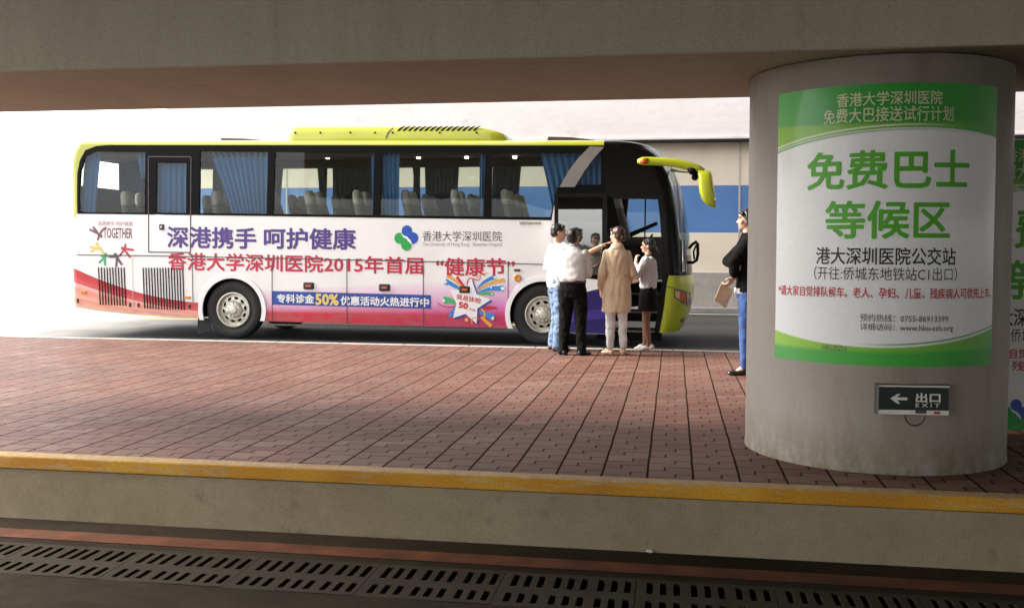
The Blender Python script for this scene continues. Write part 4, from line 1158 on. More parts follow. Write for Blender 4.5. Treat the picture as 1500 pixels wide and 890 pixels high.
figure([[(131, 361), (138, 363), (146, 362)], [(133, 369), (139, 364), (145, 365)], [(146, 362), (150, 369), (154, 373)]], (142, 357), ink('figure_yellow', (.66, .50, .10)))
figure([[(145, 385), (151, 379), (154, 373)], [(154, 389), (153.5, 382), (154, 373)], [(148, 375), (155, 375), (160, 375)]], (155, 372.5), ink('figure_green', (.04, .32, .14)))
figure([[(170, 391), (171, 383), (171, 376)], [(179, 388), (174, 381), (171, 375)], [(160, 376), (171, 376), (178, 373)]], (169, 372.5), ink('figure_plum', (.10, .05, .09)))
figure([[(191, 377), (187, 372), (183, 366)], [(196, 366), (188, 365), (182, 364)], [(184, 357), (183, 364), (176, 374)]], (179.5, 363.5), ink('figure_red', (.42, .03, .06)))
# star burst offer
def zp(a, b): return (640+a*.13483, 370+b*.13483)
def zribbon(pts, w0, w1, mat, dy):
    P = [Vector(S(*zp(*p))) for p in pts]; n = 10; Q = []
    for i in range(n+1):        # quadratic / polyline resample
        t = i/n
        if len(P) == 3: Q.append((1-t)**2*P[0]+2*t*(1-t)*P[1]+t*t*P[2])
        else: Q.append(P[0].lerp(P[1], t))
    L, Rr = [], []
    for i, p in enumerate(Q):
        d = (Q[min(i+1, n)]-Q[max(0, i-1)]).normalized(); nrm = Vector((-d.y, d.x))*(w0+(w1-w0)*i/n)*.00075
        L.append(tuple(p+nrm)); Rr.append(tuple(p-nrm))
    obj('ribbon', plate([L+Rr[::-1]], YB-dy), mat, burst)
star = [(375, 275), (432, 450), (588, 508), (440, 606), (432, 768), (312, 664), (176, 708), (214, 552), (143, 404), (305, 405)]
burst = obj('star_offer', plate([[S(*zp(a+16, b+14)) for a, b in star]], YB-.0078), i_star, coach)
obj('star', plate([[S(*zp(a, b)) for a, b in star]], YB-.0095), i_white, burst)
i_lb = ink('ribbon_pale', (.62, .68, .72))
zribbon([(270, 370), (200, 290), (110, 250)], 18, 38, i_or, .0042)
zribbon([(300, 370), (250, 310), (215, 262)], 20, 34, i_red, .0047)
zribbon([(270, 400), (190, 360), (88, 310)], 26, 66, i_sky, .0052)
zribbon([(272, 425), (200, 395), (120, 350)], 5, 12, i_lb, .0056)
zribbon([(440, 395), (500, 300), (640, 262)], 14, 48, i_sky, .0042)
zribbon([(445, 405), (560, 320), (735, 295)], 12, 40, i_or, .0047)
zribbon([(445, 428), (570, 370), (725, 388)], 24, 66, i_sky, .0052)
zribbon([(448, 425), (560, 352), (700, 352)], 4, 12, i_lb, .0057)
zribbon([(455, 452), (530, 430), (612, 450)], 16, 44, i_gr, .0047)
zribbon([(215, 545), (150, 510), (75, 515)], 30, 84, i_gr, .0042)
zribbon([(215, 570), (110, 620), (5, 545)], 12, 8, i_crimson, .0047)
zribbon([(225, 580), (190, 630), (135, 692)], 44, 40, i_sky, .0052)
zribbon([(470, 600), (560, 600), (648, 596)], 54, 24, i_crimson, .0042)
zribbon([(500, 620), (545, 610), (570, 570)], 20, 6, i_red, .0046)
zribbon([(470, 640), (550, 670), (620, 708)], 40, 78, i_sky, .0052)
zribbon([(480, 700), (530, 740), (592, 796)], 26, 40, i_or, .0062)
zribbon([(480, 610), (545, 650), (510, 712)], 18, 16, i_or, .0066)
zribbon([(450, 715), (360, 680), (385, 775)], 10, 12, i_or, .0100)
zribbon([(330, 350), (330, 250), (400, 285)], 12, 12, i_red, .0100)
zribbon([(400, 285), (480, 320), (470, 250)], 12, 8, i_red, .0104)
zribbon([(410, 300), (440, 240), (560, 215)], 6, 8, i_or, .0100)
def ministar(a, b, r, mat, dy):
    obj('small_star', plate([[S(*zp(a+(r if k % 2 == 0 else r*.42)*math.sin(math.pi*k/5), b-(r if k % 2 == 0 else r*.42)*math.cos(math.pi*k/5))) for k in range(10)]], YB-dy), mat, burst)
for a, b, r in ((92, 318, 26), (632, 268, 24), (715, 388, 34), (72, 520, 26), (608, 712, 26), (590, 380, 16), (600, 448, 16)): ministar(a, b, r, i_white, .0066)
ministar(322, 728, 26, i_yel, .0100)
def burst_text(body, a0, a1, b0, b1, b0r, b1r, mat, bold):
    q = [S(*zp(a0, b0)), S(*zp(a1, b0r)), S(*zp(a1-8, b1r)), S(*zp(a0-8, b1))]
    obj('lettering', text_quad(body, q, YB-.0118, bold), mat, burst)
burst_text('简易体检', 218, 484, 446, 505, 492, 556, i_red, .012)
burst_text('50', 240, 345, 528, 598, 545, 618, i_red, .05)
burst_text('元/起', 356, 424, 592, 626, 612, 644, i_red, .0)

# ---- small fittings on the side
m_fit = pm('fitting_black', (.012, .011, .010), .35, .1)
for px, py in ((452.3, 418.5), (563.2, 421), (680.7, 424)):
    c = S(px, py); bm = mkbox(c[0]-.092, c[0]+.092, YB-.022, YB+.01, c[1]-.058, c[1]+.058, bev=.02)
    h_ = obj('hatch_handle', bm, m_fit, coach)
    obj('reflector', mkbox(c[0]-.045, c[0]+.045, YB-.026, YB-.018, c[1]-.018, c[1]+.014, bev=.004), m_orange, h_)
for px, py in ((122.5, 428), (275, 435.5)):
    c = S(px, py); obj('marker_lamp', mkbox(c[0]-.05, c[0]+.05, YB-.012, YB+.01, c[1]-.022, c[1]+.022, bev=.006), m_amber, coach)
for px, py in ((114, 440), (190.5, 446), (203, 446.5), (277.5, 448.5)):
    c = S(px, py); obj('latch', mkbox(c[0]-.018, c[0]+.018, YB-.01, YB+.01, c[1]-.04, c[1]+.035, bev=.006), m_fit, coach)
for x0, n, st_, y0, y1, sk in ((143.5, 10, 4.15, 391.5, 446, 2.6), (208.8, 15, 4.13, 392, 451.5, 2.4)):
    bm = bmesh.new()
    for k in range(n):
        px = x0+k*st_; yy = y1+k*.18
        a, b, c, d = S(px, y0), S(px+1.5, y0), S(px+1.5+sk, yy), S(px+sk, yy)
        f_ = [bm.verts.new((p[0], YB-.0035, p[1])) for p in (a, b, c, d)]; bm.faces.new(f_)
        e0, e1, e2, e3 = [bm.verts.new((p[0]+.018, YB-.011, p[1])) for p in (a, b, c, d)]
        e0.co.x = b[0]; e1.co.x = b[0]+.008; e2.co.x = c[0]+.008; e3.co.x = c[0]; bm.faces.new((e0, e1, e2, e3))
    obj('vent_grille', bm, m_black, coach)
c = S(237, 332.5); h_ = obj('emergency_handle', mkbox(c[0]-.042, c[0]+.042, YB-.02, YB+.01, c[1]-.048, c[1]+.048, bev=.008), m_fit, coach)
obj('handle_button', mkbox(c[0]-.016, c[0]+.016, YB-.026, YB-.018, c[1]-.016, c[1]+.016, bev=.004), m_silver, h_)
c = S(758.2, 407); bm = bmesh.new(); lathe_y(bm, c[0], c[1], [(YB+.005, .062), (YB-.012, .06), (YB-.018, .05), (YB-.012, .036), (YB-.014, .001)], 28)
obj('round_lamp', bm, m_amber, coach, True)
c = S(757.5, 395.5); obj('plate_badge', mkbox(c[0]-.05, c[0]+.05, YB-.010, YB+.01, c[1]-.02, c[1]+.02, bev=.004), pm('badge_brown', (.10, .06, .05), .4, .1), coach)
c0, c1 = S(761, 328.6), S(793, 324.8)
bm = bmesh.new(); n_ = 11
for k in range(n_):
    a = c0[0]+(c1[0]-c0[0])*k/n_; box(bm, a, a+(c1[0]-c0[0])/n_*.72, YB-.009, YB+.002, c0[1]+(.012 if k in (3, 7) else 0), c1[1], .002)
obj('chrome_badge', bm, pm('badge_metal', (.40, .37, .30), .35, .15, 30, metal=.5), coach)

# ---- entry door swung out over the body side
DYo = -.20
def D(px, py): return on_y(px, py, YB+DYo)
door = obj('entry_door', plate([[D(812, 283.5), D(889, 283.5), D(889, 408), D(884, 410), D(812, 402)], [D(817.5, 287), D(822, 284.8), D(881, 284.8), D(882, 288), D(882, 404), D(817.5, 397.5)]], YB+DYo, .045), m_black_gloss, coach)
obj('door_glass', plate([[D(817, 284.5), D(882.5, 284.5), D(882.5, 404.5), D(817, 398)]], YB+DYo+.02), m_doorglass, door)
obj('door_panel', plate([[D(812, 402.5), D(884, 410.5), D(889, 408.5), D(889, 489.5), D(812, 486)]], YB+DYo+.002, .04), m_white_gloss, door)
obj('door_panel', plate([[D(812, 447), D(835, 437), D(860, 427), D(889, 420), D(889, 489), D(812, 485.5)]], YB+DYo-.002), ink('door_violet', (.018, .010, .11)), door)
obj('door_panel', plate([[D(812, 463), D(850, 455), D(889, 452), D(889, 466), D(850, 470), D(812, 476)]], YB+DYo-.005), ink('door_violet_light', (.045, .022, .22)), door)
bm = bmesh.new(); tube(bm, [D(826, 402)[:1]+(YB+DYo+.1,)+D(826, 402)[1:], D(826, 330)[:1]+(YB+DYo+.1,)+D(826, 330)[1:]], .015, 8)
obj('door_rail', bm, m_chrome, door)
obj('door_post', plate([[D(806.5, 335), D(808, 320), D(811.8, 298), D(812, 300), D(812, 402), D(806.5, 402)]], YB+DYo+.03, .1), m_white_gloss, door)
bm = bmesh.new()
for py in (320, 470):
    a = D(815, py); tube(bm, [(a[0], YB+DYo+.04, a[1]), (a[0]+.1, YB+.05, a[1])], .02, 8)
obj('door_hinge', bm, m_black, door)

# ---- mirror arm and lower bracket
MY = YB-.06
def MP(px, py, dy=0): a = on_y(px, py, MY+dy); return (a[0], MY+dy, a[1])
arm_pts = [(933.5, 236.2), (940, 236), (950, 236.2), (965, 236.6), (980, 237.6), (995, 240), (1010, 243.3), (1022, 247.5), (1031, 252)]
bm = bmesh.new(); tube(bm, [MP(*p, dy=.0) for p in arm_pts], [.028, .062, .068, .066, .066, .068, .066, .064, .055], 14, flat=(.6, 1))
mirror = obj('mirror', bm, m_lime_bright, coach, True)
bm = bmesh.new(); a, b = MP(937.5, 236.4, -.034), MP(949, 235.6, -.036)
tube(bm, [a, ((a[0]+b[0])/2, a[1]-.008, (a[2]+b[2])/2), b], [.03, .046, .044], 10, flat=(.5, 1)); obj('indicator', bm, m_orange, mirror, True)
bm = bmesh.new()
ring_px = [((1021, 250), (1041, 251)), ((1022.5, 258), (1043.5, 258)), ((1023, 270), (1045, 270)), ((1024.5, 282), (1047, 282)), ((1028, 292), (1048.2, 292)), ((1034, 299), (1048.8, 300)), ((1042, 303), (1048.6, 304.5))]
rings = []
for (l_, r__), dep in zip(ring_px, (.05, .10, .115, .115, .105, .085, .04)):
    L_, R_ = Vector(MP(*l_)), Vector(MP(*r__)); c_ = (L_+R_)/2; hw2 = (R_-L_)/2
    rings.append([bm.verts.new(c_+hw2*(math.copysign(abs(math.cos(t))**.6, math.cos(t)))+Vector((0, dep*math.copysign(abs(math.sin(t))**.6, math.sin(t)), 0))) for t in np.linspace(0, 2*math.pi, 24, endpoint=False)])
skin_rings(bm, rings); obj('mirror_head', bm, m_lime_bright, mirror, True)
bm = bmesh.new(); q_ = [MP(1046.2, 288, -.07), MP(1048.4, 288, -.02), MP(1048.4, 300, -.02), MP(1045.6, 300, -.06)]
tube(bm, [MP(1046.6, 284, -.06), MP(1047, 292, -.075), MP(1047, 300, -.05)], [.012, .02, .012], 8); obj('reflector', bm, m_chrome, mirror, True)
bm = bmesh.new(); tube(bm, [MP(984, 249, .3), MP(1000, 250.5, .22), MP(1014, 251.5, .08), MP(1024, 252, .02)], [.045, .045, .04, .03], 10, flat=(1, .6))
obj('mirror_brace', bm, pm('olive_metal', (.10, .11, .03), .4, .1), mirror, True)
bm = bmesh.new(); tube(bm, [MP(1008, 246, .0), MP(1014, 251, -.02), MP(1021, 255, .0)], [.03, .06, .03], 10); bmesh.ops.create_icosphere(bm, subdivisions=2, radius=.055, matrix=Matrix.Translation(MP(1018, 259.5, .05)))
obj('mirror_joint', bm, m_black, mirror, True)
def NP(px, py): a = on_y(px, py, YB+.45); return (a[0], YB+.45, a[1])
bm = bmesh.new(); tube(bm, [NP(*p) for p in ((1009, 364), (1014, 358), (1020, 354), (1022, 357), (1022.4, 372), (1020.5, 381), (1015, 384.5), (1008, 384))], .030, 8, flat=(1, .8))
tube(bm, [NP(1020.5, 358), NP(1016, 368), NP(1017, 380)], .018, 6)
obj('front_bracket', bm, m_black, coach, True)
bm = bmesh.new()
for px in (997, 1001.5): tube(bm, [cap_point(S(px, 352)[1], R(-58)+.1*(px-997)/4, .02), cap_point(S(px, 398)[1], R(-62)+.1*(px-997)/4, .02)], [.012, .02], 8)
obj('wiper_glint', bm, m_chrome, coach)  # chrome bars stand in for bright reflections on the wiper cover

# ================================================================== PEOPLE
def blob(bm, c, r, rot=None, sub=3):
    m = Matrix.Translation(c) @ (rot.to_4x4() if rot is not None else Matrix.Identity(4)) @ Matrix.Diagonal((*r, 1))
    bmesh.ops.create_icosphere(bm, subdivisions=sub, radius=1, matrix=m)
def limb(bm, pts, rad, seg=14):
    """rounded, tapering chain"""
    pts = [Vector(p) for p in pts]; rad = [rad]*len(pts) if isinstance(rad, (int, float)) else rad
    for i in range(len(pts)-1):
        a, b = pts[i], pts[i+1]
        if (b-a).length < 1e-5: continue
        u, v = frame_of(b-a)
        r0 = [bm.verts.new(a+u*math.cos(t)*rad[i]+v*math.sin(t)*rad[i]) for t in np.linspace(0, 2*math.pi, seg, endpoint=False)]
        r1 = [bm.verts.new(b+u*math.cos(t)*rad[i+1]+v*math.sin(t)*rad[i+1]) for t in np.linspace(0, 2*math.pi, seg, endpoint=False)]
        skin_rings(bm, [r0, r1])
    for p, r in zip(pts, rad): bmesh.ops.create_icosphere(bm, subdivisions=2, radius=r, matrix=Matrix.Translation(p))
def trunk(bm, rings, seg=28, sq=.85):
    """stack of rounded ellipses: (z, cx, cy, rx, ry)"""
    rs = []
    for z, cx, cy, rx, ry in rings:
        rs.append([bm.verts.new((cx+rx*math.copysign(abs(math.cos(t))**sq, math.cos(t)), cy+ry*math.copysign(abs(math.sin(t))**sq, math.sin(t)), z)) for t in np.linspace(0, 2*math.pi, seg, endpoint=False)])
    skin_rings(bm, rs)
def fuse(bm, voxel=.008, smooth=4, wr=0, wscale=(9, 9, 5), seed=0, floor=None, folds=None):
    """melt overlapping volumes into one continuous skin, then soften and crease it"""
    bmesh.ops.recalc_face_normals(bm, faces=bm.faces[:])
    me = bm_me(bm); o = bpy.data.objects.new('f', me); COL.objects.link(o)
    md = o.modifiers.new('r', 'REMESH'); md.mode = 'VOXEL'; md.voxel_size = voxel
    dg = bpy.context.evaluated_depsgraph_get(); dg.update()
    m2 = bpy.data.meshes.new_from_object(o.evaluated_get(dg), depsgraph=dg)
    bpy.data.objects.remove(o); bpy.data.meshes.remove(me)
    b2 = bmesh.new(); b2.from_mesh(m2); bpy.data.meshes.remove(m2)
    for _ in range(smooth): bmesh.ops.smooth_vert(b2, verts=b2.verts[:], factor=.5, use_axis_x=True, use_axis_y=True, use_axis_z=True)
    if wr:
        b2.normal_update(); off = Vector((seed*3.7, seed*1.3, seed*.7)); dl = []
        for v in b2.verts:
            p = Vector((v.co.x*wscale[0], v.co.y*wscale[1], v.co.z*wscale[2]))+off
            n = noise.noise(p)+.55*noise.noise(p*2.1)
            rid = 1-abs(noise.noise(p*1.3+Vector((5, 1, 2))))*2
            dl.append(wr*(n*.6+rid*.5-.2))
        for v, d in zip(b2.verts, dl): v.co += v.normal*d
    if floor is not None:
        for v in b2.verts:
            if v.co.z < floor: v.co.z = floor
    return b2
def ik(a, b, l1, l2, pole):
    a, b = Vector(a), Vector(b); d = b-a; L = d.length
    if L > l1+l2-.002: b = a+d*((l1+l2-.002)/L); d = b-a; L = d.length
    x = (l1*l1-l2*l2+L*L)/(2*L); h = math.sqrt(max(0, l1*l1-x*x)); d.normalize()
    p = Vector(pole); p = (p-d*p.dot(d)).normalized(); return a+d*x+p*h, b
def hand(bm, wrist, d, pn, side, curl=.35, spread=.0, point=False):
    """palm, four unequal bent fingers and a thumb; d = direction, pn = palm normal, side=+1 if the thumb lies on d x pn side"""
    d = Vector(d).normalized(); pn = Vector(pn); pn = (pn-d*pn.dot(d)).normalized(); ac = d.cross(pn)*side
    wrist = Vector(wrist); rot = Matrix((ac, d, pn)).transposed()
    blob(bm, wrist+d*.050, (.040, .052, .016), rot, 2); limb(bm, [wrist-d*.02, wrist+d*.02], [.026, .027], 10)
    for k, (o_, l_) in enumerate(((.030, .92), (.010, 1.0), (-.010, .95), (-.029, .76))):
        p = wrist+d*.092+ac*o_; c = curl if not (point and k == 0) else .05
        a1, a2, a3 = c*.8, c*1.9, c*2.8; pts = [p-d*.02, p]
        for ang, l in ((a1, .040), (a2, .026), (a3, .020)):
            p = p+(d*math.cos(ang)+pn*math.sin(ang)+ac*o_*spread)*l*l_; pts.append(p)
        limb(bm, pts, [.0100, .0098, .0090, .0082, .0070], 8)
    p = wrist+d*.028+ac*.026; q = p+(ac*.75+d*.65+pn*.35).normalized()*.038; r_ = q+(ac*.25+d*.85+pn*.5).normalized()*.030
    limb(bm, [p, q, r_], [.0145, .0115, .0090], 8)
class Person:
    def __init__(s, label, px, py, heading, height, dz=0, group=None, lean=0, y=None):
        x, y_ = on_z(px, py, 0); s.root = thing('person', label, 'person', (x, y_, 0)); s.k = height/1.70
        s.M = Matrix.Translation((x, y_, 0)) @ Matrix.Rotation(R(heading), 4, 'Z') @ Matrix.Scale(s.k, 4)
        s.seed = px % 17
    def put(s, name, bm, mat, smooth=True, parent=None):
        bm.transform(s.M); return obj(name, bm, mat, parent or s.root, smooth)
    def head_frame(s, neck, yaw, pitch, roll=0):
        s.neck = Vector(neck)
        s.HM = Matrix.Translation(s.neck+Vector((0, .012, .155))) @ Matrix.Rotation(R(yaw), 4, 'Z') @ Matrix.Rotation(R(pitch), 4, 'X') @ Matrix.Rotation(R(roll), 4, 'Y')
    def head(s, bm, female=False):
        """skull, jaw, nose, lips, chin, ears; face looks along +Y of the head frame"""
        h = bmesh.new(); f = .95 if female else 1
        blob(h, (0, -.012, .028), (.074*f, .094, .092)); blob(h, (0, .022, -.035), (.057*f, .064, .072)); blob(h, (0, .058, -.082), (.027*f, .026, .024))
        blob(h, (0, .070, .040), (.050*f, .022, .030)); blob(h, (.036*f, .060, -.022), (.026, .024, .028)); blob(h, (-.036*f, .060, -.022), (.026, .024, .028))
        limb(h, [(0, .080, .016), (0, .094, -.010), (0, .103, -.028)], [.009, .010, .0125], 8); blob(h, (.012, .092, -.031), (.009,)*3, None, 2); blob(h, (-.012, .092, -.031), (.009,)*3, None, 2)
        blob(h, (0, .081, -.058), (.022, .012, .0075), None, 2); blob(h, (0, .079, -.068), (.019, .012, .0075), None, 2)
        for e in (-1, 1): blob(h, (e*.073*f, -.008, -.002), (.012, .020, .031), Matrix.Rotation(e*.25, 3, 'Z'), 2)
        limb(h, [(0, -.012, -.155), (0, -.012, -.05)], [.056*f if female else .060, .054*f], 14)
        h.transform(s.HM); m_ = bm_me(h); bm.from_mesh(m_); bpy.data.meshes.remove(m_)
    def features(s, female=False):
        f = .95 if female else 1
        b = bmesh.new()
        b.free()
        for e in (-1, 1):
            b = bmesh.new(); blob(b, (e*.031*f, .0815, .004), (.0125, .007, .0058), None, 2); b.transform(s.HM); s.put('eye', b, m_eye)
            b = bmesh.new(); limb(b, [(e*.014, .093, .025), (e*.032*f, .090, .029), (e*.050*f, .074, .023)], [.0045, .005, .003], 6); b.transform(s.HM); s.put('eyebrow', b, m_hair)
        b = bmesh.new(); blob(b, (0, .0875, -.0625), (.018, .0075, .0065), None, 2); b.transform(s.HM); s.put('mouth', b, m_lip if female else m_lip_m)
    def hair(s, prims, mat, name='hair', wr=.006):
        b = bmesh.new(); prims(b); b2 = fuse(b, .006, 2, wr, (30, 30, 8), s.seed); b2.transform(s.HM); s.put(name, b2, mat)

m_skin = pm('skin', (.50, .28, .19), .5, .06, 9); m_skin_pale = pm('pale_skin', (.58, .35, .25), .5, .05, 9)
m_eye = pm('eye_dark', (.02, .014, .012), .2, .1); m_lip = pm('lips', (.44, .17, .14), .45, .05); m_lip_m = pm('lips_plain', (.36, .15, .11), .5, .05)
m_hair = pm('black_hair', (.010, .008, .007), .42, .3, 30); m_hair_br = pm('brown_hair', (.045, .018, .010), .42, .35, 30)
def cloth(name, c, rough=.9, b=.35): return pm(name, c, rough, .07, 5, b, 160, spec=.12)
m_shirt_w = cloth('white_cotton', (.62, .61, .60)); m_denim = pm('denim', (.15, .22, .34), .9, .28, 6, .4, 180, stretch=(1, 1, .5)); m_trou_b = cloth('black_trousers', (.006, .0055, .006))
m_coat = cloth('beige_coat_cloth', (.60, .45, .31)); m_white_tr = cloth('white_trousers', (.64, .62, .59)); m_blouse = cloth('grey_blouse_cloth', (.52, .51, .53)); m_skirt = cloth('black_skirt_cloth', (.006, .0055, .006))
m_jacket = cloth('black_jacket_cloth', (.006, .0055, .006)); m_jeans2 = pm('blue_jeans_cloth', (.035, .085, .24), .85, .2, 8, .35, 180); m_leather_b = pm('black_leather', (.014, .013, .012), .3, .15, 14, coat=.3)
m_shoe_nude = pm('nude_leather', (.55, .36, .22), .45, .08, 10); m_shoe_w = pm('white_leather', (.70, .67, .62), .4, .06, 10); m_stock = pm('stockings', (.20, .085, .055), .5, .1, 9); m_belt = pm('belt_leather', (.03, .02, .016), .4, .1)
m_boot = pm('brown_leather', (.07, .035, .022), .45, .15, 10)

def legs(bm, hips, knees, ankles, rads):
    for h, k, a in zip(hips, knees, ankles): limb(bm, [h, Vector(h).lerp(Vector(k), .45), k, Vector(k).lerp(Vector(a), .35), a], rads)
def shoe(bm, ankle, yaw=0, l=1, heel=0):
    a = Vector((ankle[0], ankle[1], 0)); f = Vector((-math.sin(R(yaw)), math.cos(R(yaw)), 0)); rt = Matrix.Rotation(R(yaw), 3, 'Z')
    blob(bm, a-f*.035+Vector((0, 0, .036+heel)), (.036, .045, .042), rt); blob(bm, a+f*.055*l+Vector((0, 0, .034+heel*.6)), (.042, .085*l, .036), rt); blob(bm, a+f*.135*l+Vector((0, 0, .024)), (.043, .055, .027), rt)
    if heel: limb(bm, [a-f*.05+Vector((0, 0, .05)), a-f*.055+Vector((0, 0, .006))], [.02, .013], 8)
MALE = [(.84, 0, 0, .150, .105), (.93, 0, 0, .165, .112), (1.05, 0, .005, .152, .105), (1.18, 0, .008, .165, .112), (1.30, 0, .004, .182, .118), (1.38, 0, -.004, .170, .100), (1.43, 0, -.008, .105, .075), (1.47, 0, -.008, .062, .062)]
FEM = [(.84, 0, 0, .155, .108), (.93, 0, -.004, .165, .115), (1.06, 0, .002, .125, .092), (1.18, 0, .010, .138, .105), (1.27, 0, .014, .150, .118), (1.36, 0, -.002, .142, .092), (1.42, 0, -.010, .085, .065), (1.46, 0, -.010, .052, .052)]
def infl(rings, d, z0, z1, dz=0): return [(z+dz, cx, cy, rx+d, ry+d) for z, cx, cy, rx, ry in rings if z0 <= z <= z1]

# ---------- 1: man in white shirt and jeans, pointing across to the right (half hidden)
p = Person('man in white shirt and blue jeans pointing his arm to the right beside the coach', 816, 512.5, -62, 1.775)
hips = [(-.09, 0, .88), (.09, 0, .88)]; knees = [(-.10, .03, .47), (.11, -.01, .47)]; ank = [(-.11, -.02, .08), (.14, -.05, .08)]
shL, shR = Vector((-.175, 0, 1.40)), Vector((.175, .02, 1.40))
elL, wrL = ik(shL, (-.20, .13, .98), .29, .25, (-.4, -1, 0)); elR, wrR = ik(shR, (.46, .42, 1.415), .29, .25, (0, 0, -1))
p.head_frame((0, 0, 1.45), -12, -4)
b = bmesh.new(); trunk(b, MALE); legs(b, hips, knees, ank, [.085, .075, .055, .052, .040]); limb(b, [shL, elL, wrL], [.050, .040, .029]); limb(b, [shR, elR, wrR], [.050, .041, .029])
p.head(b); hand(b, wrL, wrL-elL, (1, .2, 0), 1, .5); hand(b, wrR, wrR-elR, (0, 0, -1), 1, .3, point=True)
p.put('body', fuse(b, .0075, 3), m_skin); p.features()
b = bmesh.new(); trunk(b, infl(MALE, .020, .90, 1.44)+[(1.465, 0, -.008, .075, .075)]); trunk(b, [(.86, 0, 0, .178, .128), (.95, 0, 0, .186, .134), (1.1, 0, .004, .182, .132)])
limb(b, [shL, elL, elL.lerp(wrL, .6)], [.073, .058, .050]); limb(b, [shR, shR.lerp(elR, .72)], [.074, .068])
p.put('shirt', fuse(b, .009, 4, .015, (7, 7, 7), 1), m_shirt_w)
b = bmesh.new(); trunk(b, [(.80, 0, 0, .155, .115), (.93, 0, 0, .175, .122), (.99, 0, 0, .168, .118)]); legs(b, hips, knees, [(-.11, -.02, .07), (.14, -.05, .07)], [.105, .092, .075, .070, .068])
p.put('jeans', fuse(b, .009, 4, .020, (8, 8, 11), 2), m_denim)
for a_, q_ in ((ank[0], (10,)), (ank[1], (-14,))): b = bmesh.new(); shoe(b, a_, *q_); p.put('shoe', fuse(b, .007, 2, floor=.003), m_boot)
p.hair(lambda b: (blob(b, (0, -.020, .045), (.081, .097, .085)), blob(b, (0, -.045, .0), (.077, .068, .070)), limb(b, [(-.055, .050, .085), (.0, .060, .092), (.055, .050, .085)], .022)), m_hair)
b = bmesh.new(); limb(b, [(0, -.078, 1.462), (-.06, -.045, 1.468), (-.066, .0, 1.462)], .012, 8); p.put('collar', b, m_skirt)

# ---------- 2: man seen from behind, white shirt tucked into black trousers
p = Person('man seen from behind in white shirt tucked into black trousers', 838.5, 519.5, -6, 1.70)
hips = [(-.09, 0, .88), (.09, 0, .88)]; knees = [(-.105, .01, .47), (.11, .01, .47)]; ank = [(-.125, -.02, .08), (.135, -.02, .08)]
shL, shR = Vector((-.168, 0, 1.385)), Vector((.168, 0, 1.385))
elL, wrL = ik(shL, (-.06, .27, 1.14), .29, .25, (-.55, -.7, -.6)); elR, wrR = ik(shR, (.08, .27, 1.17), .29, .25, (.55, -.7, -.6))
p.head_frame((0, 0, 1.45), -8, 8)
b = bmesh.new(); trunk(b, MALE); legs(b, hips, knees, ank, [.085, .075, .055, .052, .040]); limb(b, [shL, elL, wrL], [.050, .040, .029]); limb(b, [shR, elR, wrR], [.050, .040, .029])
p.head(b); hand(b, wrL, wrL-elL, (.3, .5, -1), 1, .5); hand(b, wrR, wrR-elR, (-.3, .5, -1), -1, .5)
p.put('body', fuse(b, .0075, 3), m_skin); p.features()
b = bmesh.new(); trunk(b, [(1.00, 0, 0, .172, .128), (1.04, 0, 0, .184, .142), (1.12, 0, .0, .184, .138), (1.22, 0, .003, .190, .134), (1.31, 0, .0, .196, .130), (1.385, 0, -.004, .178, .110), (1.425, 0, -.008, .125, .088), (1.45, 0, -.008, .088, .080), (1.470, 0, -.008, .076, .076)])
limb(b, [shL, elL, elL.lerp(wrL, .30)], [.068, .060, .056]); limb(b, [shR, elR, elR.lerp(wrR, .30)], [.068, .060, .056])
p.put('shirt', fuse(b, .009, 3, .015, (6, 6, 6), 3), m_shirt_w)
b = bmesh.new(); trunk(b, [(1.455, 0, -.008, .074, .074), (1.50, 0, -.006, .066, .066)]); p.put('collar', fuse(b, .006, 2), m_shirt_w)
b = bmesh.new(); trunk(b, [(1.482, 0, -.007, .0705, .0705), (1.494, 0, -.007, .0695, .0695)]); p.put('lanyard', b, pm('lanyard_blue', (.05, .13, .40), .6, .1))
b = bmesh.new(); trunk(b, [(.79, 0, 0, .160, .120), (.90, 0, -.008, .180, .132), (1.0, 0, 0, .172, .122), (1.015, 0, 0, .171, .121)]); legs(b, hips, knees, [(-.125, -.02, .05), (.135, -.02, .05)], [.108, .098, .080, .074, .068])
p.put('trousers', fuse(b, .009, 4, .017, (8, 8, 7), 4), m_trou_b)
b = bmesh.new(); trunk(b, [(.985, 0, 0, .182, .132), (1.02, 0, 0, .180, .130)]); p.put('belt', b, m_belt)
for a_, q_ in ((ank[0], (28, 1.05,)), (ank[1], (-26, 1.05,))): b = bmesh.new(); shoe(b, a_, *q_); p.put('shoe', fuse(b, .007, 2, floor=.003), m_leather_b)
p.hair(lambda b: (blob(b, (0, -.022, .045), (.083, .098, .086)), blob(b, (0, -.046, -.005), (.079, .068, .074)), limb(b, [(-.05, .050, .086), (.05, .050, .086)], .02)), m_hair)

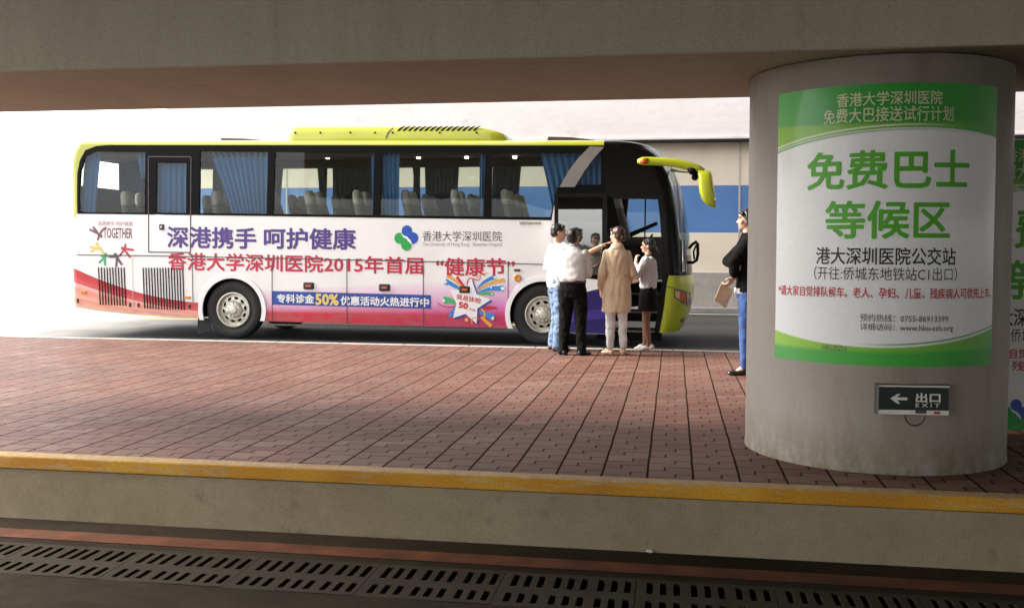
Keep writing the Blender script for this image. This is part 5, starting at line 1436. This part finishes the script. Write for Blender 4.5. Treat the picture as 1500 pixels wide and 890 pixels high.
# ---------- 3: woman in the beige coat, seen from behind, looking left
p = Person('woman in a long beige belted coat and white trousers seen from behind', 902.5, 519, 12, 1.735)
hips = [(-.085, 0, .88), (.085, 0, .88)]; knees = [(-.08, .015, .47), (.085, .015, .47)]; ank = [(-.085, -.01, .08), (.095, .0, .08)]
shL, shR = Vector((-.146, 0, 1.355)), Vector((.146, 0, 1.355))
elL, wrL = ik(shL, (-.205, .06, .885), .28, .24, (-.25, -1, 0)); elR, wrR = ik(shR, (.165, .17, .95), .28, .24, (.45, -1, 0))
p.head_frame((0, -.005, 1.445), 42, 2)
b = bmesh.new(); trunk(b, FEM); legs(b, hips, knees, ank, [.080, .070, .052, .047, .036]); limb(b, [shL, elL, wrL], [.044, .036, .026]); limb(b, [shR, elR, wrR], [.044, .036, .026])
p.head(b, True); hand(b, wrL, (.02, .10, -1), (1, .2, 0), -1, .55); hand(b, wrR, (0, .25, -1), (-1, .2, 0), 1, .5)
p.put('body', fuse(b, .0075, 3), m_skin_pale); p.features(True)
b = bmesh.new(); trunk(b, [(.575, 0, -.004, .198, .148), (.70, 0, -.004, .194, .146), (.86, 0, -.006, .186, .140), (.98, 0, 0, .172, .128), (1.055, 0, .0, .152, .114), (1.12, 0, .003, .166, .124), (1.24, 0, .006, .176, .132), (1.33, 0, 0, .178, .116), (1.39, 0, -.006, .148, .094), (1.425, 0, -.008, .105, .082), (1.455, 0, -.010, .080, .075)])
limb(b, [shL, elL, elL.lerp(wrL, .82)], [.056, .054, .055]); limb(b, [shR, elR, elR.lerp(wrR, .82)], [.056, .054, .054])
coat = p.put('coat', fuse(b, .009, 3, .017, (9, 9, 3.0), 5), m_coat)
b = bmesh.new(); trunk(b, [(1.035, 0, 0, .163, .124), (1.05, 0, 0, .164, .125), (1.085, 0, 0, .164, .125), (1.09, 0, 0, .161, .122)]); p.put('belt', fuse(b, .006, 1, .004, (14, 14, 14), 2), m_coat, parent=coat)
b = bmesh.new(); trunk(b, [(1.425, 0, -.012, .098, .088), (1.455, 0, -.012, .086, .084), (1.495, 0, -.010, .070, .070)]); p.put('collar', fuse(b, .007, 2, .006, (14, 14, 14), 3), m_coat, parent=coat)
b = bmesh.new(); trunk(b, [(.70, 0, 0, .15, .11), (.9, 0, 0, .16, .115)]); legs(b, hips, knees, [(-.085, -.01, .13), (.095, .0, .13)], [.092, .084, .066, .060, .052])
p.put('trousers', fuse(b, .009, 4, .015, (9, 9, 9), 6), m_white_tr)
for a_, q_ in ((ank[0], (26, .92,)), (ank[1], (-8, .92,))): b = bmesh.new(); shoe(b, a_, *q_); p.put('shoe', fuse(b, .007, 2, floor=.003), m_shoe_nude)
p.hair(lambda b: (blob(b, (0, -.024, .040), (.081, .096, .088)), blob(b, (0, -.052, .0), (.076, .062, .078)), blob(b, (0, -.105, -.030), (.046, .042, .046)), limb(b, [(-.06, .055, .075), (.0, .068, .092), (.06, .055, .075)], .018)), m_hair_br)
wl = p.M @ Vector(wrL); ph_ = thing('mobile_phone', 'dark mobile phone in the left hand of the woman in the beige coat', 'phone', tuple(p.M @ (wrL+Vector((.012, .02, -.13)))))
b = mkbox(-.006, .006, -.036, .036, -.07, .07, bev=.004); b.transform(p.M @ Matrix.Translation(wrL+Vector((.026, .022, -.105))) @ Matrix.Rotation(R(-10), 4, 'X'))
obj('phone_case', b, m_leather_b, ph_); b = mkbox(-.0072, -.006, -.032, .032, -.062, .062); b.transform(p.M @ Matrix.Translation(wrL+Vector((.026, .022, -.105))) @ Matrix.Rotation(R(-10), 4, 'X')); obj('screen', b, m_black_gloss, ph_)

# ---------- 4: young woman in grey blouse and black skirt, hand at her chin, facing left
p = Person('young woman with glasses in grey blouse and short black skirt at the coach door', 949, 513.5, 78, 1.585)
hips = [(-.085, 0, .88), (.085, 0, .88)]; knees = [(-.065, .02, .47), (.07, .05, .47)]; ank = [(-.06, -.03, .10), (.075, .06, .10)]
shL, shR = Vector((-.16, 0, 1.39)), Vector((.16, 0, 1.39))
elL, wrL = ik(shL, (-.05, .19, 1.34), .28, .24, (-.35, .25, -1)); elR, wrR = ik(shR, (.13, .18, 1.08), .28, .24, (.6, -1, -.2))
p.head_frame((0, .0, 1.445), 4, 3)
b = bmesh.new(); trunk(b, FEM); limb(b, [shL, elL, wrL], [.044, .036, .026]); limb(b, [shR, elR, wrR], [.044, .036, .026]); legs(b, hips, knees, ank, [.082, .072, .054, .050, .036])
for a in ank: limb(b, [a, (a[0], a[1]+.06, .045)], [.036, .030])
p.head(b, True); hand(b, wrL, (.1, -.02, 1), (.6, -.7, 0), 1, .75); hand(b, wrR, wrR-elR, (-1, .2, 0), 1, .6)
p.put('body', fuse(b, .0075, 3), m_skin_pale); p.features(True)
b = bmesh.new(); legs(b, hips, knees, ank, [.0845, .0745, .0565, .0525, .0385])
for a in ank: limb(b, [a, (a[0], a[1]+.06, .047)], [.0385, .032])
p.put('stockings', fuse(b, .008, 3), m_stock)
b = bmesh.new(); trunk(b, [(.96, 0, 0, .160, .122), (1.0, 0, 0, .168, .128), (1.06, 0, .003, .150, .118), (1.18, 0, .010, .160, .126), (1.27, 0, .014, .170, .136), (1.36, 0, .0, .165, .108), (1.42, 0, -.008, .10, .078), (1.452, 0, -.008, .064, .062)])
limb(b, [shL, elL, elL.lerp(wrL, .85)], [.066, .056, .042]); limb(b, [shR, elR, elR.lerp(wrR, .85)], [.066, .056, .044])
p.put('blouse', fuse(b, .009, 3, .017, (10, 10, 8), 7), m_blouse)
b = bmesh.new(); trunk(b, [(.615, 0, 0, .188, .150), (.72, 0, 0, .184, .146), (.88, 0, -.003, .178, .136), (.98, 0, 0, .158, .118), (1.0, 0, 0, .156, .116)])
p.put('skirt', fuse(b, .009, 3, .008, (10, 10, 3), 8), m_skirt)
for a_, q_ in ((ank[0], (6, .9, .035,)), (ank[1], (-4, .9, .035,))): b = bmesh.new(); shoe(b, a_, *q_); p.put('shoe', fuse(b, .007, 2, floor=.003), m_shoe_w)
p.hair(lambda b: (blob(b, (0, -.020, .042), (.080, .095, .087)), blob(b, (0, -.055, -.01), (.074, .058, .085)), limb(b, [(0, -.09, -.02), (.01, -.125, -.09), (.012, -.12, -.17)], [.042, .040, .022]), limb(b, [(-.058, .052, .068), (.0, .066, .084), (.058, .052, .068)], .018)), m_hair)
b = bmesh.new()
for e in (-1, 1):
    pts = [Vector((e*.033+.021*math.cos(t), .101, .003+.016*math.sin(t))) for t in np.linspace(0, 2*math.pi, 17)]; tube(b, pts, .0022, 6, False)
    tube(b, [(e*.053, .098, .006), (e*.070, .05, .008), (e*.076, -.01, .006)], .0022, 6)
tube(b, [(-.012, .103, .006), (.012, .103, .006)], .0022, 6); b.transform(p.HM); p.put('glasses', b, m_black)
b = bmesh.new(); trunk(b, [(1.44, 0, -.008, .066, .064), (1.468, 0, -.006, .060, .060)]); p.put('collar', b, m_skirt)

# ---------- 5: woman waiting beside the column: black jacket, blue jeans
p = Person('woman in black jacket and blue jeans standing half behind the round column', 1093, 548.5, 88, 1.90)
hips = [(-.085, 0, .88), (.085, 0, .88)]; knees = [(-.075, .02, .47), (.075, .0, .47)]; ank = [(-.07, .02, .085), (.08, -.06, .085)]
shL, shR = Vector((-.165, -.01, 1.39)), Vector((.165, -.01, 1.39))
elL, wrL = ik(shL, (-.10, .20, .98), .28, .25, (-.25, -1, .3)); elR, wrR = Vector((.13, .20, 1.175)), Vector((.0, .12, 1.13))
elL, wrL = Vector((-.175, .15, 1.16)), Vector((-.125, .135, 1.02))
p.head_frame((0, -.005, 1.445), 2, 4)
b = bmesh.new(); trunk(b, FEM); limb(b, [shL, elL, wrL], [.044, .036, .026]); limb(b, [shR, elR, wrR], [.044, .036, .026]); legs(b, hips, knees, ank, [.080, .070, .052, .047, .036])
for a in ank: limb(b, [a, (a[0], a[1]+.07, .035)], [.036, .030])
p.head(b, True); hand(b, wrL, (.05, .55, -.8), (.3, .8, -.5), -1, .8); hand(b, wrR, wrR-elR, (-1, 0, 0), 1, .6)
p.put('body', fuse(b, .0075, 3), m_skin_pale); p.features(True)
b = bmesh.new(); trunk(b, [(.86, 0, -.01, .178, .132), (.95, 0, -.008, .176, .128), (1.07, 0, .0, .152, .114), (1.18, 0, .008, .162, .122), (1.27, 0, .012, .172, .132), (1.36, 0, -.004, .168, .108), (1.42, 0, -.012, .105, .084), (1.468, 0, -.012, .070, .068)])
limb(b, [shL, elL, elL.lerp(wrL, .78)], [.070, .060, .048]); limb(b, [shR, elR, elR.lerp(wrR, .85)], [.070, .060, .048])
p.put('jacket', fuse(b, .009, 3, .014, (9, 9, 7), 9), m_jacket)
b = bmesh.new(); trunk(b, [(.845, 0, .006, .165, .124), (.90, 0, .006, .165, .126)]); p.put('top', b, m_shirt_w)
b = bmesh.new(); trunk(b, [(.80, 0, 0, .152, .112), (.92, 0, 0, .165, .118)]); legs(b, hips, knees, [(-.07, .02, .09), (.08, -.06, .09)], [.094, .084, .062, .056, .046])
p.put('jeans', fuse(b, .009, 4, .007, (10, 10, 10), 10), m_jeans2)
for a_, q_ in ((ank[0], 4), (ank[1], -6)):
    b = bmesh.new(); shoe(b, a_, q_, .92); b2 = fuse(b, .007, 2, floor=.003)
    bmesh.ops.delete(b2, geom=[v for v in b2.verts if v.co.z > .055], context='VERTS'); p.put('shoe', b2, m_leather_b)
p.hair(lambda b: (blob(b, (0, -.022, .042), (.081, .097, .088)), blob(b, (0, -.060, -.012), (.076, .056, .088)), blob(b, (0, -.085, -.075), (.062, .050, .085)), limb(b, [(-.072, .012, .045), (-.078, -.005, -.03), (-.066, -.035, -.10)], [.018, .017, .014]), limb(b, [(.072, .012, .045), (.078, -.005, -.03), (.066, -.035, -.10)], [.018, .017, .014]), limb(b, [(-.060, .060, .060), (.0, .072, .072), (.060, .060, .060)], .02)), m_hair)
hp_ = p.M @ (wrL+Vector((.02, .05, -.085)))
fold = thing('paper_folder', 'creased brown paper folder held by the woman beside the column', 'folder', tuple(hp_))
b = bmesh.new(); n = 8; F3 = []
for i in range(n+1):
    row = []
    for j in range(n+1):
        u, v = i/n-.5, j/n-.5; row.append(b.verts.new((v*.03+.006*math.sin(5*u+3*v), u*.17, v*.235+.01*math.sin(3*u))))
    F3.append(row)
for a_, c_ in zip(F3, F3[1:]):
    for k in range(n): b.faces.new((a_[k], a_[k+1], c_[k+1], c_[k]))
b.transform(Matrix.Translation(hp_) @ Matrix.Rotation(R(88), 4, 'Z') @ Matrix.Translation((0, .06, -.12)) @ Matrix.Rotation(R(24), 4, 'Z') @ Matrix.Rotation(R(26), 4, 'X'))
fo = obj('paper_sheet', b, pm('brown_paper', (.66, .49, .32), .7, .1, 6), fold); solid(fo, .004)
